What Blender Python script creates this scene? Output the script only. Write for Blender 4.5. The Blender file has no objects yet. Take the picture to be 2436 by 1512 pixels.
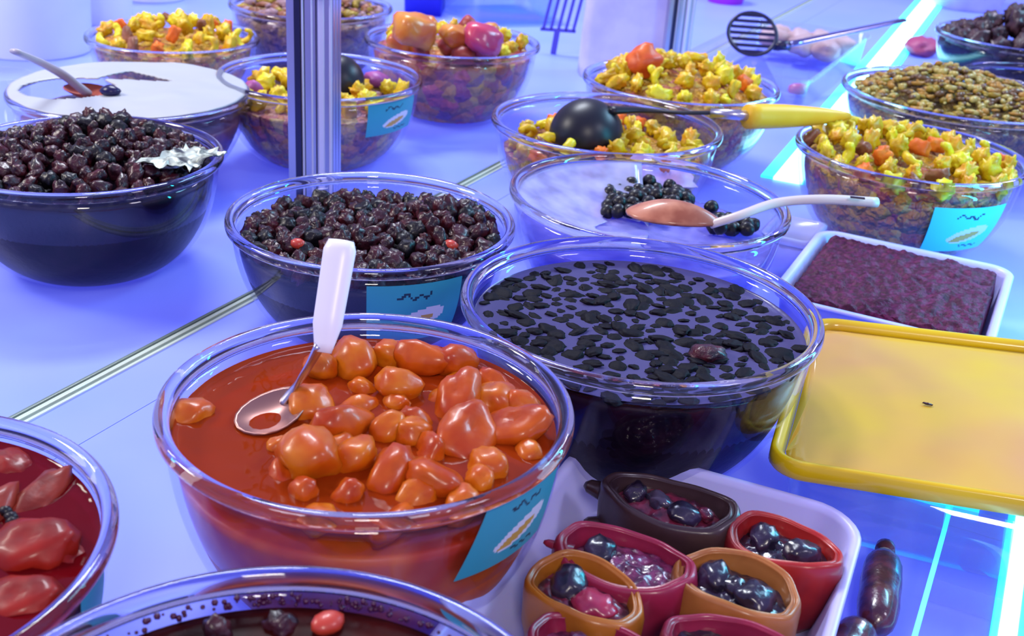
import bpy, bmesh, math, random
import numpy as np
from mathutils import Vector, Matrix, noise
random.seed(7)
PI = math.pi
sc = bpy.context.scene
col = sc.collection

# ---------------------------------------------------------------- camera
CAMZ = 0.430; FPX = 2745.58; IW, IH = 2436, 1512
_p, _r = math.radians(24.9066), math.radians(4.060)
_f = Vector((0, math.cos(_p), -math.sin(_p))); _r0 = Vector((1, 0, 0)); _u0 = _r0.cross(_f)
_rt = _r0*math.cos(_r) + _u0*math.sin(_r); _up = -_r0*math.sin(_r) + _u0*math.cos(_r)
cd = bpy.data.cameras.new('camera'); cam = bpy.data.objects.new('camera', cd); col.objects.link(cam)
M = Matrix((( _rt.x, _up.x, -_f.x, 0), (_rt.y, _up.y, -_f.y, 0), (_rt.z, _up.z, -_f.z, CAMZ), (0, 0, 0, 1)))
cam.matrix_world = M
cd.sensor_fit = 'HORIZONTAL'; cd.sensor_width = 36; cd.lens = FPX/IW*36
cd.clip_start = .01; cd.clip_end = 50
cd.dof.use_dof = True; cd.dof.focus_distance = .78; cd.dof.aperture_fstop = 13
sc.camera = cam

# ---------------------------------------------------------------- world, lights, exposure
w = bpy.data.worlds.new('world'); sc.world = w; w.use_nodes = True
nt = w.node_tree; nt.nodes.clear()
wo = nt.nodes.new('ShaderNodeOutputWorld'); bg = nt.nodes.new('ShaderNodeBackground')
bg.inputs[0].default_value = (.42, .39, .92, 1); bg.inputs[1].default_value = .72
nt.links.new(bg.outputs[0], wo.inputs[0])
def area(name, loc, target, size, energy, color, sy=None):
    d = bpy.data.lights.new(name, 'AREA'); d.energy = energy; d.color = color
    d.shape = 'RECTANGLE'; d.size = size; d.size_y = sy or size
    o = bpy.data.objects.new(name, d); col.objects.link(o); o.location = loc
    o.rotation_euler = (Vector(target)-Vector(loc)).to_track_quat('-Z', 'Y').to_euler()
    return o
area('ceiling_lamp_left', (-1.5, .9, 1.05), (0, .9, 0), .30, 12.5, (1, .92, .86))
area('front_fill', (.1, -.75, 1.15), (0, .8, 0), .30, 11, (1, .90, .80))  # added fill for the front faces of the bowls
area('back_fill', (-.5, 2.5, 2.3), (-.2, 1.9, 0), 1.0, 68, (.84, .90, 1), .4)  # added unseen light to brighten the back rows
area('cyan_fill_right', (1.5, 1.9, 1.35), (.6, 1.3, 0), .9, 20, (.30, .72, 1), .25)  # added cyan light, tints the right and back of the counter
area('lid_glare_fill', (1.75, 2.6, 1.30), (.4, .8, 0), .6, 9, (.84, .78, 1), .14)  # unseen light added for glare on the yellow lid
area('right_fill', (1.15, .15, 1.25), (.3, .65, 0), .3, 6, (.86, .82, 1))  # added fill, lifts the counter at the lower right
area('corner_fill', (-1.15, 1.15, .85), (-.75, 1.85, .1), .25, 5, (1, .98, .86))  # added light that whitens the tub at the back left
area('counter_led_tube', (.66, .93, .07), (.40, .93, .0), .03, 3.4, (.03, .72, 1), .7)
sc.view_settings.view_transform = 'Standard'; sc.view_settings.look = 'None'
sc.view_settings.exposure = 0.0; sc.view_settings.gamma = 1; sc.view_settings.use_curve_mapping = False
cy = sc.cycles
cy.max_bounces = 16; cy.transparent_max_bounces = 40; cy.transmission_bounces = 12; cy.glossy_bounces = 6; cy.diffuse_bounces = 3
cy.sample_clamp_indirect = 4

# ---------------------------------------------------------------- helpers
def at(px, py, z):        # a point of the place at height z, from a bearing measured on the photograph
    d = _f + _rt*((px-IW/2)/FPX) - _up*((py-IH/2)/FPX)
    t = (z-CAMZ)/d.z
    return Vector((d.x*t, d.y*t, z))
def deep(px, py, y):
    d = _f + _rt*((px-IW/2)/FPX) - _up*((py-IH/2)/FPX)
    t = y/d.y
    return Vector((d.x*t, y, CAMZ+d.z*t))
def lin(c):
    return tuple((v/255/12.92 if v/255 <= .04045 else ((v/255+.055)/1.055)**2.4) for v in c)
AX = math.radians(65)
E1 = Vector((math.cos(AX), math.sin(AX), 0)); E2 = Vector((math.sin(AX), -math.cos(AX), 0))
CROT = AX-PI/2       # counter axis as a z rotation

def empty(name, loc=(0, 0, 0), rz=0):
    o = bpy.data.objects.new(name, None); col.objects.link(o); o.location = loc; o.rotation_euler = (0, 0, rz)
    o.empty_display_size = .01
    return o
def tag(o, label=None, cat=None, group=None, kind=None):
    if label: o['label'] = label
    if cat: o['category'] = cat
    if group: o['group'] = group
    if kind: o['kind'] = kind
    return o
def meshdata(name, verts, faces, mats, smooth=True, fm=None):
    me = bpy.data.meshes.new(name); me.from_pydata([tuple(v) for v in verts], [], [tuple(f) for f in faces])
    for m in (mats if isinstance(mats, (list, tuple)) else [mats]): me.materials.append(m)
    if fm is not None: me.polygons.foreach_set('material_index', fm)
    if smooth: me.polygons.foreach_set('use_smooth', [True]*len(me.polygons))
    me.update()
    return me
def link(name, me, parent=None, loc=(0, 0, 0), rot=(0, 0, 0), scale=(1, 1, 1)):
    o = bpy.data.objects.new(name, me); col.objects.link(o)
    o.location = loc; o.rotation_euler = rot; o.scale = scale
    if parent: o.parent = parent
    return o
def ob(name, verts, faces, mats, parent=None, loc=(0, 0, 0), rot=(0, 0, 0), smooth=True, fm=None):
    return link(name, meshdata(name, verts, faces, mats, smooth, fm), parent, loc, rot)
def bevel(o, wd=.001, seg=2):
    m = o.modifiers.new('bevel', 'BEVEL'); m.width = wd; m.segments = seg; m.limit_method = 'ANGLE'; m.angle_limit = .6
    return o
def box(name, size, mat, parent=None, loc=(0, 0, 0), rot=(0, 0, 0), bv=.001):
    x, y, z = [s/2 for s in size]
    v = [(-x, -y, -z), (x, -y, -z), (x, y, -z), (-x, y, -z), (-x, -y, z), (x, -y, z), (x, y, z), (-x, y, z)]
    f = [(0, 3, 2, 1), (4, 5, 6, 7), (0, 1, 5, 4), (1, 2, 6, 5), (2, 3, 7, 6), (3, 0, 4, 7)]
    o = ob(name, v, f, mat, parent, loc, rot, smooth=False)
    if bv: bevel(o, bv)
    return o
def lathe_data(prof, n=96, closed=False):
    """prof = (r, z) points; closed joins last to first"""
    v, f = [], []; m = len(prof)
    for r, z in prof:
        for k in range(n):
            a = 2*PI*k/n; v.append((r*math.cos(a), r*math.sin(a), z))
    for i in range(m if closed else m-1):
        j = (i+1) % m
        for k in range(n):
            l = (k+1) % n
            f.append((i*n+k, i*n+l, j*n+l, j*n+k))
    return v, f
def tube_data(path, radii, n=12, flat=1.0):
    """swept tube with end caps; flat squashes it in the frame's second axis"""
    path = [Vector(p) for p in path]; v, f = [], []
    if not hasattr(radii, '__len__'): radii = [radii]*len(path)
    prev = None
    for i, p in enumerate(path):
        t = (path[min(i+1, len(path)-1)]-path[max(i-1, 0)]).normalized()
        s = t.cross(Vector((0, 0, 1)))
        if s.length < .05: s = t.cross(Vector((0, 1, 0)))
        s.normalize()
        if prev and s.dot(prev) < 0: s = -s
        prev = s; b = s.cross(t).normalized()
        for k in range(n):
            a = 2*PI*k/n; v.append(p + s*math.cos(a)*radii[i] + b*math.sin(a)*radii[i]*flat)
    for i in range(len(path)-1):
        for k in range(n):
            l = (k+1) % n; f.append((i*n+k, i*n+l, (i+1)*n+l, (i+1)*n+k))
    f.append(tuple(range(n-1, -1, -1))); f.append(tuple((len(path)-1)*n+k for k in range(n)))
    return v, f
def merge(*vf):
    V, F = [], []
    for v, f in vf:
        b = len(V); V += list(v); F += [tuple(i+b for i in q) for q in f]
    return V, F
def smoothpath(pts, n=24):
    pts = [Vector(p) for p in pts]; out = []
    P = [pts[0]*2-pts[1]] + pts + [pts[-1]*2-pts[-2]]
    segs = len(pts)-1
    for s in range(segs):
        a, b, c, d = P[s:s+4]
        for k in range(n//segs):
            t = k/(n//segs)
            out.append(.5*((2*b)+(-a+c)*t+(2*a-5*b+4*c-d)*t*t+(-a+3*b-3*c+d)*t**3))
    out.append(pts[-1])
    return out
def rrect(hx, hy, r, n=8):
    """rounded rectangle outline, ccw"""
    out = []
    for cx, cy_, a0 in ((hx-r, hy-r, 0), (-hx+r, hy-r, PI/2), (-hx+r, -hy+r, PI), (hx-r, -hy+r, 1.5*PI)):
        for k in range(n+1):
            a = a0+PI/2*k/n; out.append((cx+r*math.cos(a), cy_+r*math.sin(a)))
    return out
def loft(rings, cap0=True, cap1=True):
    n = len(rings[0]); v = [p for r in rings for p in r]; f = []
    for i in range(len(rings)-1):
        for k in range(n):
            l = (k+1) % n; f.append((i*n+k, i*n+l, (i+1)*n+l, (i+1)*n+k))
    if cap0: f.append(tuple(range(n-1, -1, -1)))
    if cap1: f.append(tuple((len(rings)-1)*n+k for k in range(n)))
    return v, f
def ico(sub):
    bm = bmesh.new(); bmesh.ops.create_icosphere(bm, subdivisions=sub, radius=1)
    v = [p.co.copy() for p in bm.verts]; f = [tuple(q.index for q in p.verts) for p in bm.faces]; bm.free()
    return v, f
def fbm(p, s, oct=3, seed=0):
    return noise.fractal(Vector(p)*s+Vector((seed*13.1, seed*7.7, seed*3.3)), 1.0, 2.0, oct)

# ---------------------------------------------------------------- materials
def shine(t, f0=.04, top=.9):
    """mirror share by angle, the same on both faces of a sheet"""
    lw = t.nodes.new('ShaderNodeLayerWeight'); lw.inputs[0].default_value = .5
    p = t.nodes.new('ShaderNodeMath'); p.operation = 'POWER'; p.inputs[1].default_value = 4.5
    m = t.nodes.new('ShaderNodeMath'); m.operation = 'MULTIPLY_ADD'; m.inputs[1].default_value = top-f0; m.inputs[2].default_value = f0
    t.links.new(lw.outputs['Facing'], p.inputs[0]); t.links.new(p.outputs[0], m.inputs[0])
    return m, lw
def mat(name, c, rough=.5, c2=None, scale=40, coat=0, sss=0, metal=0, spec=.5, bump=0, bscale=200, trans=0, ior=1.45, emit=None, es=0, c3=None, alpha=1, detail=3, lo=.38, hi=.62, sheen=0):
    m = bpy.data.materials.new(name); m.use_nodes = True; t = m.node_tree
    b = t.nodes['Principled BSDF']; I = b.inputs
    I['Base Color'].default_value = (*lin(c), 1); I['Roughness'].default_value = rough
    I['Metallic'].default_value = metal; I['Specular IOR Level'].default_value = spec
    I['Coat Weight'].default_value = coat; I['Coat Roughness'].default_value = .12
    I['Transmission Weight'].default_value = trans; I['IOR'].default_value = ior
    I['Alpha'].default_value = alpha
    if sss:
        I['Subsurface Weight'].default_value = sss; I['Subsurface Radius'].default_value = (1, .4, .15); I['Subsurface Scale'].default_value = .006
    if emit: I['Emission Color'].default_value = (*lin(emit), 1); I['Emission Strength'].default_value = es
    tc = t.nodes.new('ShaderNodeTexCoord')
    if c2:
        n = t.nodes.new('ShaderNodeTexNoise'); n.inputs['Scale'].default_value = scale; n.inputs['Detail'].default_value = detail
        r = t.nodes.new('ShaderNodeValToRGB'); e = r.color_ramp.elements
        e[0].position = lo; e[1].position = hi; e[0].color = (*lin(c), 1); e[1].color = (*lin(c2), 1)
        if c3:
            k = e.new((lo+hi)/2); k.color = (*lin(c3), 1)
        t.links.new(tc.outputs['Object'], n.inputs['Vector']); t.links.new(n.outputs['Fac'], r.inputs['Fac']); t.links.new(r.outputs['Color'], I['Base Color'])
    if bump:
        n = t.nodes.new('ShaderNodeTexNoise'); n.inputs['Scale'].default_value = bscale; n.inputs['Detail'].default_value = 4
        bp = t.nodes.new('ShaderNodeBump'); bp.inputs['Strength'].default_value = bump; bp.inputs['Distance'].default_value = .001
        t.links.new(tc.outputs['Object'], n.inputs['Vector']); t.links.new(n.outputs['Fac'], bp.inputs['Height']); t.links.new(bp.outputs['Normal'], I['Normal'])
    return m
def clear(name, tint=(245, 245, 255), rough=.03, ior=1.45, haze=0, hcol=(225, 222, 255), hscale=30, gloss=(1, 1, 1)):
    """clear sheet: straight-through light, mirror shine by angle, optional white haze"""
    m = bpy.data.materials.new(name); m.use_nodes = True; t = m.node_tree; t.nodes.clear()
    o = t.nodes.new('ShaderNodeOutputMaterial'); mx = t.nodes.new('ShaderNodeMixShader')
    tr = t.nodes.new('ShaderNodeBsdfTransparent'); tr.inputs[0].default_value = (*lin(tint), 1)
    g = t.nodes.new('ShaderNodeBsdfGlossy'); g.inputs['Roughness'].default_value = rough; g.inputs[0].default_value = (*gloss, 1)
    fr, _ = shine(t, (ior-1)**2/(ior+1)**2*.8, .6)
    base = tr
    if haze:
        h = t.nodes.new('ShaderNodeMixShader'); df = t.nodes.new('ShaderNodeBsdfTranslucent'); df.inputs[0].default_value = (*lin(hcol), 1)
        d2 = t.nodes.new('ShaderNodeBsdfDiffuse'); d2.inputs[0].default_value = (*lin(hcol), 1)
        dm = t.nodes.new('ShaderNodeMixShader'); dm.inputs[0].default_value = .6
        t.links.new(df.outputs[0], dm.inputs[1]); t.links.new(d2.outputs[0], dm.inputs[2])
        tc = t.nodes.new('ShaderNodeTexCoord'); n = t.nodes.new('ShaderNodeTexNoise'); n.inputs['Scale'].default_value = hscale
        mr = t.nodes.new('ShaderNodeMapRange'); mr.inputs[1].default_value = .3; mr.inputs[2].default_value = .7
        mr.inputs[3].default_value = haze*.6; mr.inputs[4].default_value = min(1, haze*1.4)
        t.links.new(tc.outputs['Object'], n.inputs['Vector']); t.links.new(n.outputs['Fac'], mr.inputs[0])
        t.links.new(mr.outputs[0], h.inputs[0]); t.links.new(tr.outputs[0], h.inputs[1]); t.links.new(dm.outputs[0], h.inputs[2])
        base = h
    t.links.new(fr.outputs[0], mx.inputs[0]); t.links.new(base.outputs[0], mx.inputs[1]); t.links.new(g.outputs[0], mx.inputs[2])
    t.links.new(mx.outputs[0], o.inputs[0])
    return m
def liquid(name, c, opacity, rough=.03, ior=1.5):
    m = bpy.data.materials.new(name); m.use_nodes = True; t = m.node_tree; t.nodes.clear()
    o = t.nodes.new('ShaderNodeOutputMaterial'); mx = t.nodes.new('ShaderNodeMixShader'); m2 = t.nodes.new('ShaderNodeMixShader')
    tr = t.nodes.new('ShaderNodeBsdfTransparent'); tr.inputs[0].default_value = (*lin(c), 1)
    df = t.nodes.new('ShaderNodeBsdfDiffuse'); df.inputs[0].default_value = (*lin(c), 1)
    g = t.nodes.new('ShaderNodeBsdfGlossy'); g.inputs['Roughness'].default_value = rough
    fr, lw = shine(t, (ior-1)**2/(ior+1)**2, .6)
    tc = t.nodes.new('ShaderNodeTexCoord'); n = t.nodes.new('ShaderNodeTexNoise'); n.inputs['Scale'].default_value = 45
    bp = t.nodes.new('ShaderNodeBump'); bp.inputs['Strength'].default_value = .35; bp.inputs['Distance'].default_value = .002
    t.links.new(tc.outputs['Object'], n.inputs['Vector']); t.links.new(n.outputs['Fac'], bp.inputs['Height'])
    t.links.new(bp.outputs[0], g.inputs['Normal']); t.links.new(bp.outputs[0], lw.inputs['Normal'])
    m2.inputs[0].default_value = opacity
    t.links.new(tr.outputs[0], m2.inputs[1]); t.links.new(df.outputs[0], m2.inputs[2])
    t.links.new(fr.outputs[0], mx.inputs[0]); t.links.new(m2.outputs[0], mx.inputs[1]); t.links.new(g.outputs[0], mx.inputs[2])
    t.links.new(mx.outputs[0], o.inputs[0])
    return m
def cells(name, cols, scale=60, rough=.4, coat=.1, bump=1):
    """mottled mass seen through glass: every cell its own colour"""
    m = bpy.data.materials.new(name); m.use_nodes = True; t = m.node_tree; b = t.nodes['Principled BSDF']
    tc = t.nodes.new('ShaderNodeTexCoord'); v = t.nodes.new('ShaderNodeTexVoronoi'); v.inputs['Scale'].default_value = scale
    nz = t.nodes.new('ShaderNodeTexNoise'); nz.inputs['Scale'].default_value = scale*1.3
    mv = t.nodes.new('ShaderNodeVectorMath'); mv.operation = 'MULTIPLY_ADD'; mv.inputs[1].default_value = (.016, .016, .016)
    t.links.new(tc.outputs['Object'], nz.inputs['Vector']); t.links.new(nz.outputs['Color'], mv.inputs[0]); t.links.new(tc.outputs['Object'], mv.inputs[2])
    t.links.new(mv.outputs[0], v.inputs['Vector'])
    sp = t.nodes.new('ShaderNodeSeparateColor'); r = t.nodes.new('ShaderNodeValToRGB')
    e = r.color_ramp.elements; e[0].color = (*lin(cols[0]), 1); e[1].color = (*lin(cols[-1]), 1); e[0].position = .05; e[1].position = .95
    for i, c in enumerate(cols[1:-1]):
        k = e.new(.05+.9*(i+1)/(len(cols)-1)); k.color = (*lin(c), 1)
    t.links.new(v.outputs['Color'], sp.inputs[0]); t.links.new(sp.outputs[0], r.inputs[0]); t.links.new(r.outputs[0], b.inputs['Base Color'])
    bp = t.nodes.new('ShaderNodeBump'); bp.inputs['Strength'].default_value = bump; bp.inputs['Distance'].default_value = .012; bp.invert = True
    t.links.new(v.outputs['Distance'], bp.inputs['Height']); t.links.new(bp.outputs[0], b.inputs['Normal'])
    b.inputs['Roughness'].default_value = rough; b.inputs['Coat Weight'].default_value = coat
    return m

GLASS = mat('rim_glass', (238, 240, 255), .02, trans=1, ior=1.45)
WALL = clear('bowl_glass', (244, 244, 255), ior=1.5)
ACRYL = clear('clear_plastic', (246, 248, 255), ior=1.5, haze=.06)
FROST = clear('cloudy_plastic', (225, 225, 250), ior=1.45, haze=.55, hscale=12, rough=.2)
FILM = clear('plastic_film', (235, 235, 250), ior=1.5, haze=.5, hscale=40, rough=.1)
PANEL = mat('lit_panel', (144, 160, 236), .36, c2=(132, 154, 238), scale=5, emit=(78, 84, 255), es=.50, spec=.35, lo=.3, hi=.7)
SEAM = mat('seam_glass', (120, 138, 130), .2, spec=.8)
SEAML = mat('seam_bright', (205, 222, 205), .15, spec=.8)
DARKGAP = mat('seam_gap', (46, 48, 92), .4)
LED = mat('led_strip', (220, 250, 255), .4, emit=(150, 245, 255), es=5)
CGLOW = mat('cyan_glow', (120, 240, 255), .4, emit=(20, 225, 255), es=1.5)  # cyan glow put in as emission: strip fringes, counter patch, bin edges
STEEL = mat('steel', (205, 205, 215), .3, metal=1, c2=(190, 190, 205), scale=4)
RIB = mat('highlight_steel', (225, 225, 240), .35, metal=.4)
STEELD = mat('dark_steel', (70, 70, 92), .3, metal=1)
WHITE = mat('white_plastic', (176, 180, 184), .35, spec=.5)
WHITEH = mat('white_handle', (240, 240, 248), .3)
TRAYW = mat('white_tray', (190, 190, 248), .35, sss=.2)
BLACK = mat('black_nylon', (20, 22, 34), .38)
YELLOWP = mat('yellow_plastic', (232, 200, 8), .25, coat=.5, c2=(205, 165, 25), scale=6)
LIDMID = mat('yellow_lid_film', (216, 182, 36), .25, coat=.35, c2=(204, 148, 84), scale=7, lo=.3, hi=.7, bump=.8, bscale=11)
YHANDLE = mat('yellow_handle', (242, 196, 56), .4, c2=(236, 184, 40), scale=20, spec=.3)
WOOD = mat('wooden_spoon', (190, 120, 88), .45, c2=(150, 78, 52), scale=45, coat=.3)
BEIGE = mat('beige_handle', (205, 190, 185), .35)
TEAL = mat('teal_sticker', (52, 150, 165), .4)
CYAN = mat('cyan_sticker', (70, 205, 225), .35)
STW = mat('sticker_white', (205, 205, 215), .4)
STD = mat('sticker_ink', (25, 50, 70), .5)
STG = mat('sticker_gold', (190, 150, 70), .4)
MAG = mat('magenta_plastic', (215, 60, 200), .4)
BLUEP = mat('blue_plastic', (40, 38, 190), .4)
PALE = mat('pale_tub', (232, 236, 214), .45, c2=(220, 226, 214), scale=6)
PALE2 = mat('pale_white_tub', (240, 242, 240), .4)

APR = [mat('apricot', (186, 78, 6), .32, c2=(200, 110, 12), scale=60, coat=.2, spec=.35, sss=.25, bump=.4, bscale=130),
       mat('apricot_deep', (170, 58, 5), .32, c2=(192, 86, 10), scale=60, coat=.2, spec=.35, sss=.25, bump=.4, bscale=130)]
REDF = [mat('red_fruit', (116, 10, 6), .45, c2=(154, 32, 18), scale=50, coat=.15, spec=.3, sss=.2, bump=.5, bscale=110),
        mat('brown_red_fruit', (108, 24, 12), .45, c2=(146, 52, 36), scale=60, coat=.15, spec=.3, bump=.5, bscale=110)]
YEL = [mat('yellow_piece', (225, 196, 14), .45, c2=(196, 150, 10), scale=70, coat=.15, bump=.5),
       mat('golden_piece', (214, 146, 10), .45, c2=(226, 190, 16), scale=70, coat=.15, bump=.5),
       mat('lemon_piece', (232, 220, 30), .45, c2=(206, 176, 10), scale=70, coat=.15, bump=.5)]
CAR = mat('carrot_piece', (230, 122, 30), .45, c2=(214, 96, 26), scale=60, spec=.3)
PINKP = mat('pink_piece', (200, 60, 90), .35, c2=(170, 50, 100), scale=30, coat=.4, sss=.2)
BROWNP = mat('brown_piece', (150, 96, 70), .5, c2=(120, 70, 40), scale=60, coat=.2)
ORP = mat('orange_piece', (214, 140, 40), .4, c2=(200, 100, 50), scale=40, coat=.3)
JAM = [mat('dark_berry', (30, 10, 22), .36, c2=(66, 26, 38), scale=90, coat=.22, bump=1, bscale=260, spec=.4),
       mat('reddish_berry', (74, 22, 32), .36, c2=(28, 10, 22), scale=90, coat=.22, bump=1, bscale=260, spec=.4),
       mat('black_berry', (12, 10, 18), .42, coat=.15, bump=1, spec=.4)]
JAMM = mat('jam_mass', (12, 6, 18), .4, c2=(24, 9, 24), scale=60, bump=.6, bscale=140, spec=.12)
APRM = mat('apricot_mass', (186, 54, 8), .4, c2=(226, 110, 20), scale=18, c3=(200, 74, 10), sss=.2, spec=.3)
REDM = mat('red_mass', (104, 12, 22), .3, c2=(140, 26, 26), scale=20, coat=.3)
YELM = cells('yellow_mass', [(206, 160, 30), (196, 112, 50), (216, 186, 60), (170, 92, 60), (200, 140, 40), (214, 170, 30), (180, 96, 80)], 75)
MIXM = cells('mixed_mass', [(190, 140, 70), (170, 80, 90), (200, 170, 80), (120, 80, 110), (190, 120, 70), (176, 150, 60), (150, 90, 90)], 60)
REDMX = cells('orange_mass', [(200, 130, 60), (160, 70, 60), (206, 170, 70), (120, 70, 110), (196, 90, 90), (190, 140, 60), (150, 80, 70)], 52)
OLVM = cells('olive_mass', [(140, 108, 30), (96, 70, 26), (172, 148, 60), (120, 80, 50), (80, 58, 24), (158, 130, 40)], 130, bump=.8)
BRNM = cells('brown_mass', [(150, 116, 120), (120, 90, 110), (160, 130, 90), (130, 100, 100)], 60)
PASTE = mat('purple_paste', (62, 10, 42), .5, c2=(100, 26, 74), scale=220, bump=1, bscale=380, spec=.2, lo=.42, hi=.66)
BEIGEF = mat('beige_food', (200, 170, 175), .5, c2=(175, 140, 140), scale=25)

# ---------------------------------------------------------------- display counter (setting)
HALF = 3.0
def quad_panel(name, a, b, c, d, th=.012, m=PANEL, z=0, parent=None):
    v = [(p[0], p[1], z) for p in (a, b, c, d)] + [(p[0], p[1], z-th) for p in (a, b, c, d)]
    f = [(0, 1, 2, 3), (7, 6, 5, 4), (0, 4, 5, 1), (1, 5, 6, 2), (2, 6, 7, 3), (3, 7, 4, 0)]
    return ob(name, v, f, m, parent, smooth=False)
counter = empty('display_counter'); tag(counter, 'violet lit white glass counter that all the bowls stand on', 'counter', kind='structure')
S0 = Vector((-.2319, .9324, 0))       # a point on the glass seam
def seam_pt(s, off): return S0 + E1*s + E2*off
L0, L1 = -1.6, 3.2
quad_panel('panel', seam_pt(L0, -2.2), seam_pt(L0, -.008), seam_pt(L1, -.008), seam_pt(L1, -2.2), parent=counter)
quad_panel('panel', seam_pt(L0, .008), seam_pt(L0, .058), seam_pt(L1, .058), seam_pt(L1, .008), parent=counter)
quad_panel('panel', seam_pt(L0, .0588), seam_pt(L0, .315), seam_pt(L1, .315), seam_pt(L1, .0588), parent=counter)
quad_panel('panel', seam_pt(L0, .315), seam_pt(L0, 2.4), seam_pt(L1, 2.4), seam_pt(L1, .315), parent=counter)
for off, wd, m, z in ((-.0065, .003, SEAM, .0015), (-.0035, .003, DARKGAP, -.001), (0, .004, SEAML, .002), (.0035, .003, SEAM, .001), (.0065, .003, SEAML, .0016)):
    s = box('seam_trim', (wd, L1-L0, .004), m, counter, seam_pt((L0+L1)/2, off)+Vector((0, 0, z-.0021)), (0, 0, CROT), bv=.0005)
box('joint_line', (.0010, L1-L0, .004), DARKGAP, counter, seam_pt((L0+L1)/2, .0584)+Vector((0, 0, -.0028)), (0, 0, CROT), bv=0)
box('cabinet_body', (5, 5, .7), mat('cabinet', (120, 120, 150), .5), counter, (seam_pt(.8, 0)+Vector((0, 0, -.375))), (0, 0, CROT), bv=0)
# far LED strip let into the top; near one is added glare
def led(a, b, wd, nm):
    a, b = Vector(a), Vector(b); d = (b-a); c = (a+b)/2; rz = math.atan2(d.y, d.x)-PI/2
    e = box('led_glow_strip', (wd, d.length, .006), LED, counter, c+Vector((0, 0, .0005)), (0, 0, rz), bv=.001)
    n = Vector((math.cos(rz), math.sin(rz), 0))
    for s in (-1, 1):
        box('cyan_glow_band', (wd*.45, d.length, .005), CGLOW, counter, c+n*s*wd*.72+Vector((0, 0, .0003)), (0, 0, rz), bv=.001)  # cyan fringe of the glare, built as glowing bands
led((.330, 1.385, 0), (.98, 2.96, 0), .036, 'far')
led((.262, .455, 0), (.372, .700, 0), .010, 'near')  # stands in for LED light reflected in the bin wall
box('cyan_glow_band', (.075, .034, .005), CGLOW, counter, (.296, .690, .0003), (0, 0, CROT), bv=.001)  # glowing inset added for the cyan light below the lid edge

# ---------------------------------------------------------------- posts
def post(x, y, label, w_=.044, rz=0):
    t = empty('metal_post', (x, y, 0), rz); tag(t, label, 'post')
    h = .95; out = []
    # square tube with two vertical grooves on every side
    hw = w_/2; g = .0025
    side = [(-hw, 0), (-hw*.55, 0), (-hw*.5, g), (-hw*.28, g), (-hw*.22, 0), (hw*.22, 0), (hw*.28, g), (hw*.5, g), (hw*.55, 0)]
    pts = []
    for k in range(4):
        a = k*PI/2
        for sx, dd in side:
            X, Y = sx, -hw+dd
            pts.append((X*math.cos(a)-Y*math.sin(a), X*math.sin(a)+Y*math.cos(a)))
    o = ob('post_profile', *loft([[(p[0], p[1], z) for p in pts] for z in (.006, h)]), STEEL, t, smooth=False)
    box('groove_shade', (w_*.13, .002, h-.01), STEELD, t, (-.27*w_, -hw-.0006, h/2+.005), bv=0)  # dark strip stands for the shade in the flute
    for sx, ww in ((-.16, .05), (.04, .04), (.24, .14), (.44, .07)):
        box('rib_highlight', (w_*ww, .004, h-.01), RIB, t, (sx*w_, -hw+.0006, h/2+.005), bv=.0012)  # bright strips stand for highlights along the steel flutes
    box('foot_plate', (w_*1.35, w_*1.35, .006), STEEL, t, (0, 0, .003))
    return t
post(-.207, 1.105, 'fluted steel post rising behind the chunky dark jam bowl')
post(.232, 1.87, 'far bright steel post behind the heaped yellow bowl', .040)

# ---------------------------------------------------------------- bowls
def rad(z, h, R, rb=.048):
    hb = h-.006; Rb = R-.005
    c = max(-1, min(1, 1-z/hb)); return rb+(Rb-rb)*math.sin(math.acos(c))
BOWL = {}
_cache = {}
def bowl_meshes(R, h):
    k = (round(R, 4), round(h, 4))
    if k in _cache: return _cache[k]
    zt = h-.010
    zs = [zt*(i/18)**1.6 for i in range(19)]
    outer = [(.001, 0)] + [(rad(z, h, R), z) for z in zs]
    inner = [(rad(z, h, R)-.0035, z+.003) for z in zs if z+.003 < zt]
    prof = outer + [(rad(zt, h, R)-.0035, zt)] + inner[::-1] + [(.001, .003)]
    wall = meshdata('wall', *lathe_data(prof, 112), WALL)
    rb = rad(zt, h, R)
    rim = [(rb-.0035, zt+.0005), (rb, zt+.0005), (rb+.0015, h-.0088), (R-.0012, h-.0078), (R, h-.0062), (R, h-.0035), (R-.0008, h-.0012), (R-.0025, h-.0001), (R-.0052, h), (R-.0068, h-.0012), (R-.0082, h-.004), (rb-.0035, h-.0065)]
    rimm = meshdata('rim', *lathe_data(rim, 128, True), GLASS)
    _cache[k] = (wall, rimm); return _cache[k]
def bowl(key, x, y, R, h, label, tilt=(0, 0)):
    t = empty('glass_bowl', (x, y, 0)); tag(t, label, 'bowl', 'clear glass bowls on the counter')
    t.rotation_euler = (tilt[0], tilt[1], 0)
    wl, rm = bowl_meshes(R, h)
    link('wall', wl, t); link('rim', rm, t)
    BOWL[key] = (t, x, y, R, h)
    return t
bowl('apricot', -.0744, .5456, .1122, .1228, 'glass bowl of orange apricots in syrup with white-handled spoon')
bowl('berry', .0866, .7167, .1224, .1175, 'wide glass bowl of dark berries floating in purple liquid')
bowl('jam', -.1201, .8885, .1178, .1007, 'glass bowl of chunky dark jam in front of the steel post')
bowl('ladle', .0864, 1.2072, .1235, .1090, 'glass bowl with black ladle and yellow vegetable pieces')
bowl('mix', -.2437, 1.3383, .1194, .1051, 'glass bowl with blue-teal sticker seen behind the steel post')
bowl('red', -.1073, 1.5855, .1198, .1070, 'glass bowl heaped with large orange and pink pieces')
bowl('yelback', -.4880, 1.575, .1155, .0880, 'small yellow-filled glass bowl at the back left')
bowl('jamleft', -.3890, .9803, .1202, .1087, 'glass bowl of dark jam at the left edge with foil scrap')
bowl('yelR', .4058, 1.1866, .1195, .1074, 'glass bowl of diced yellow vegetables with bright cyan sticker')
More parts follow.
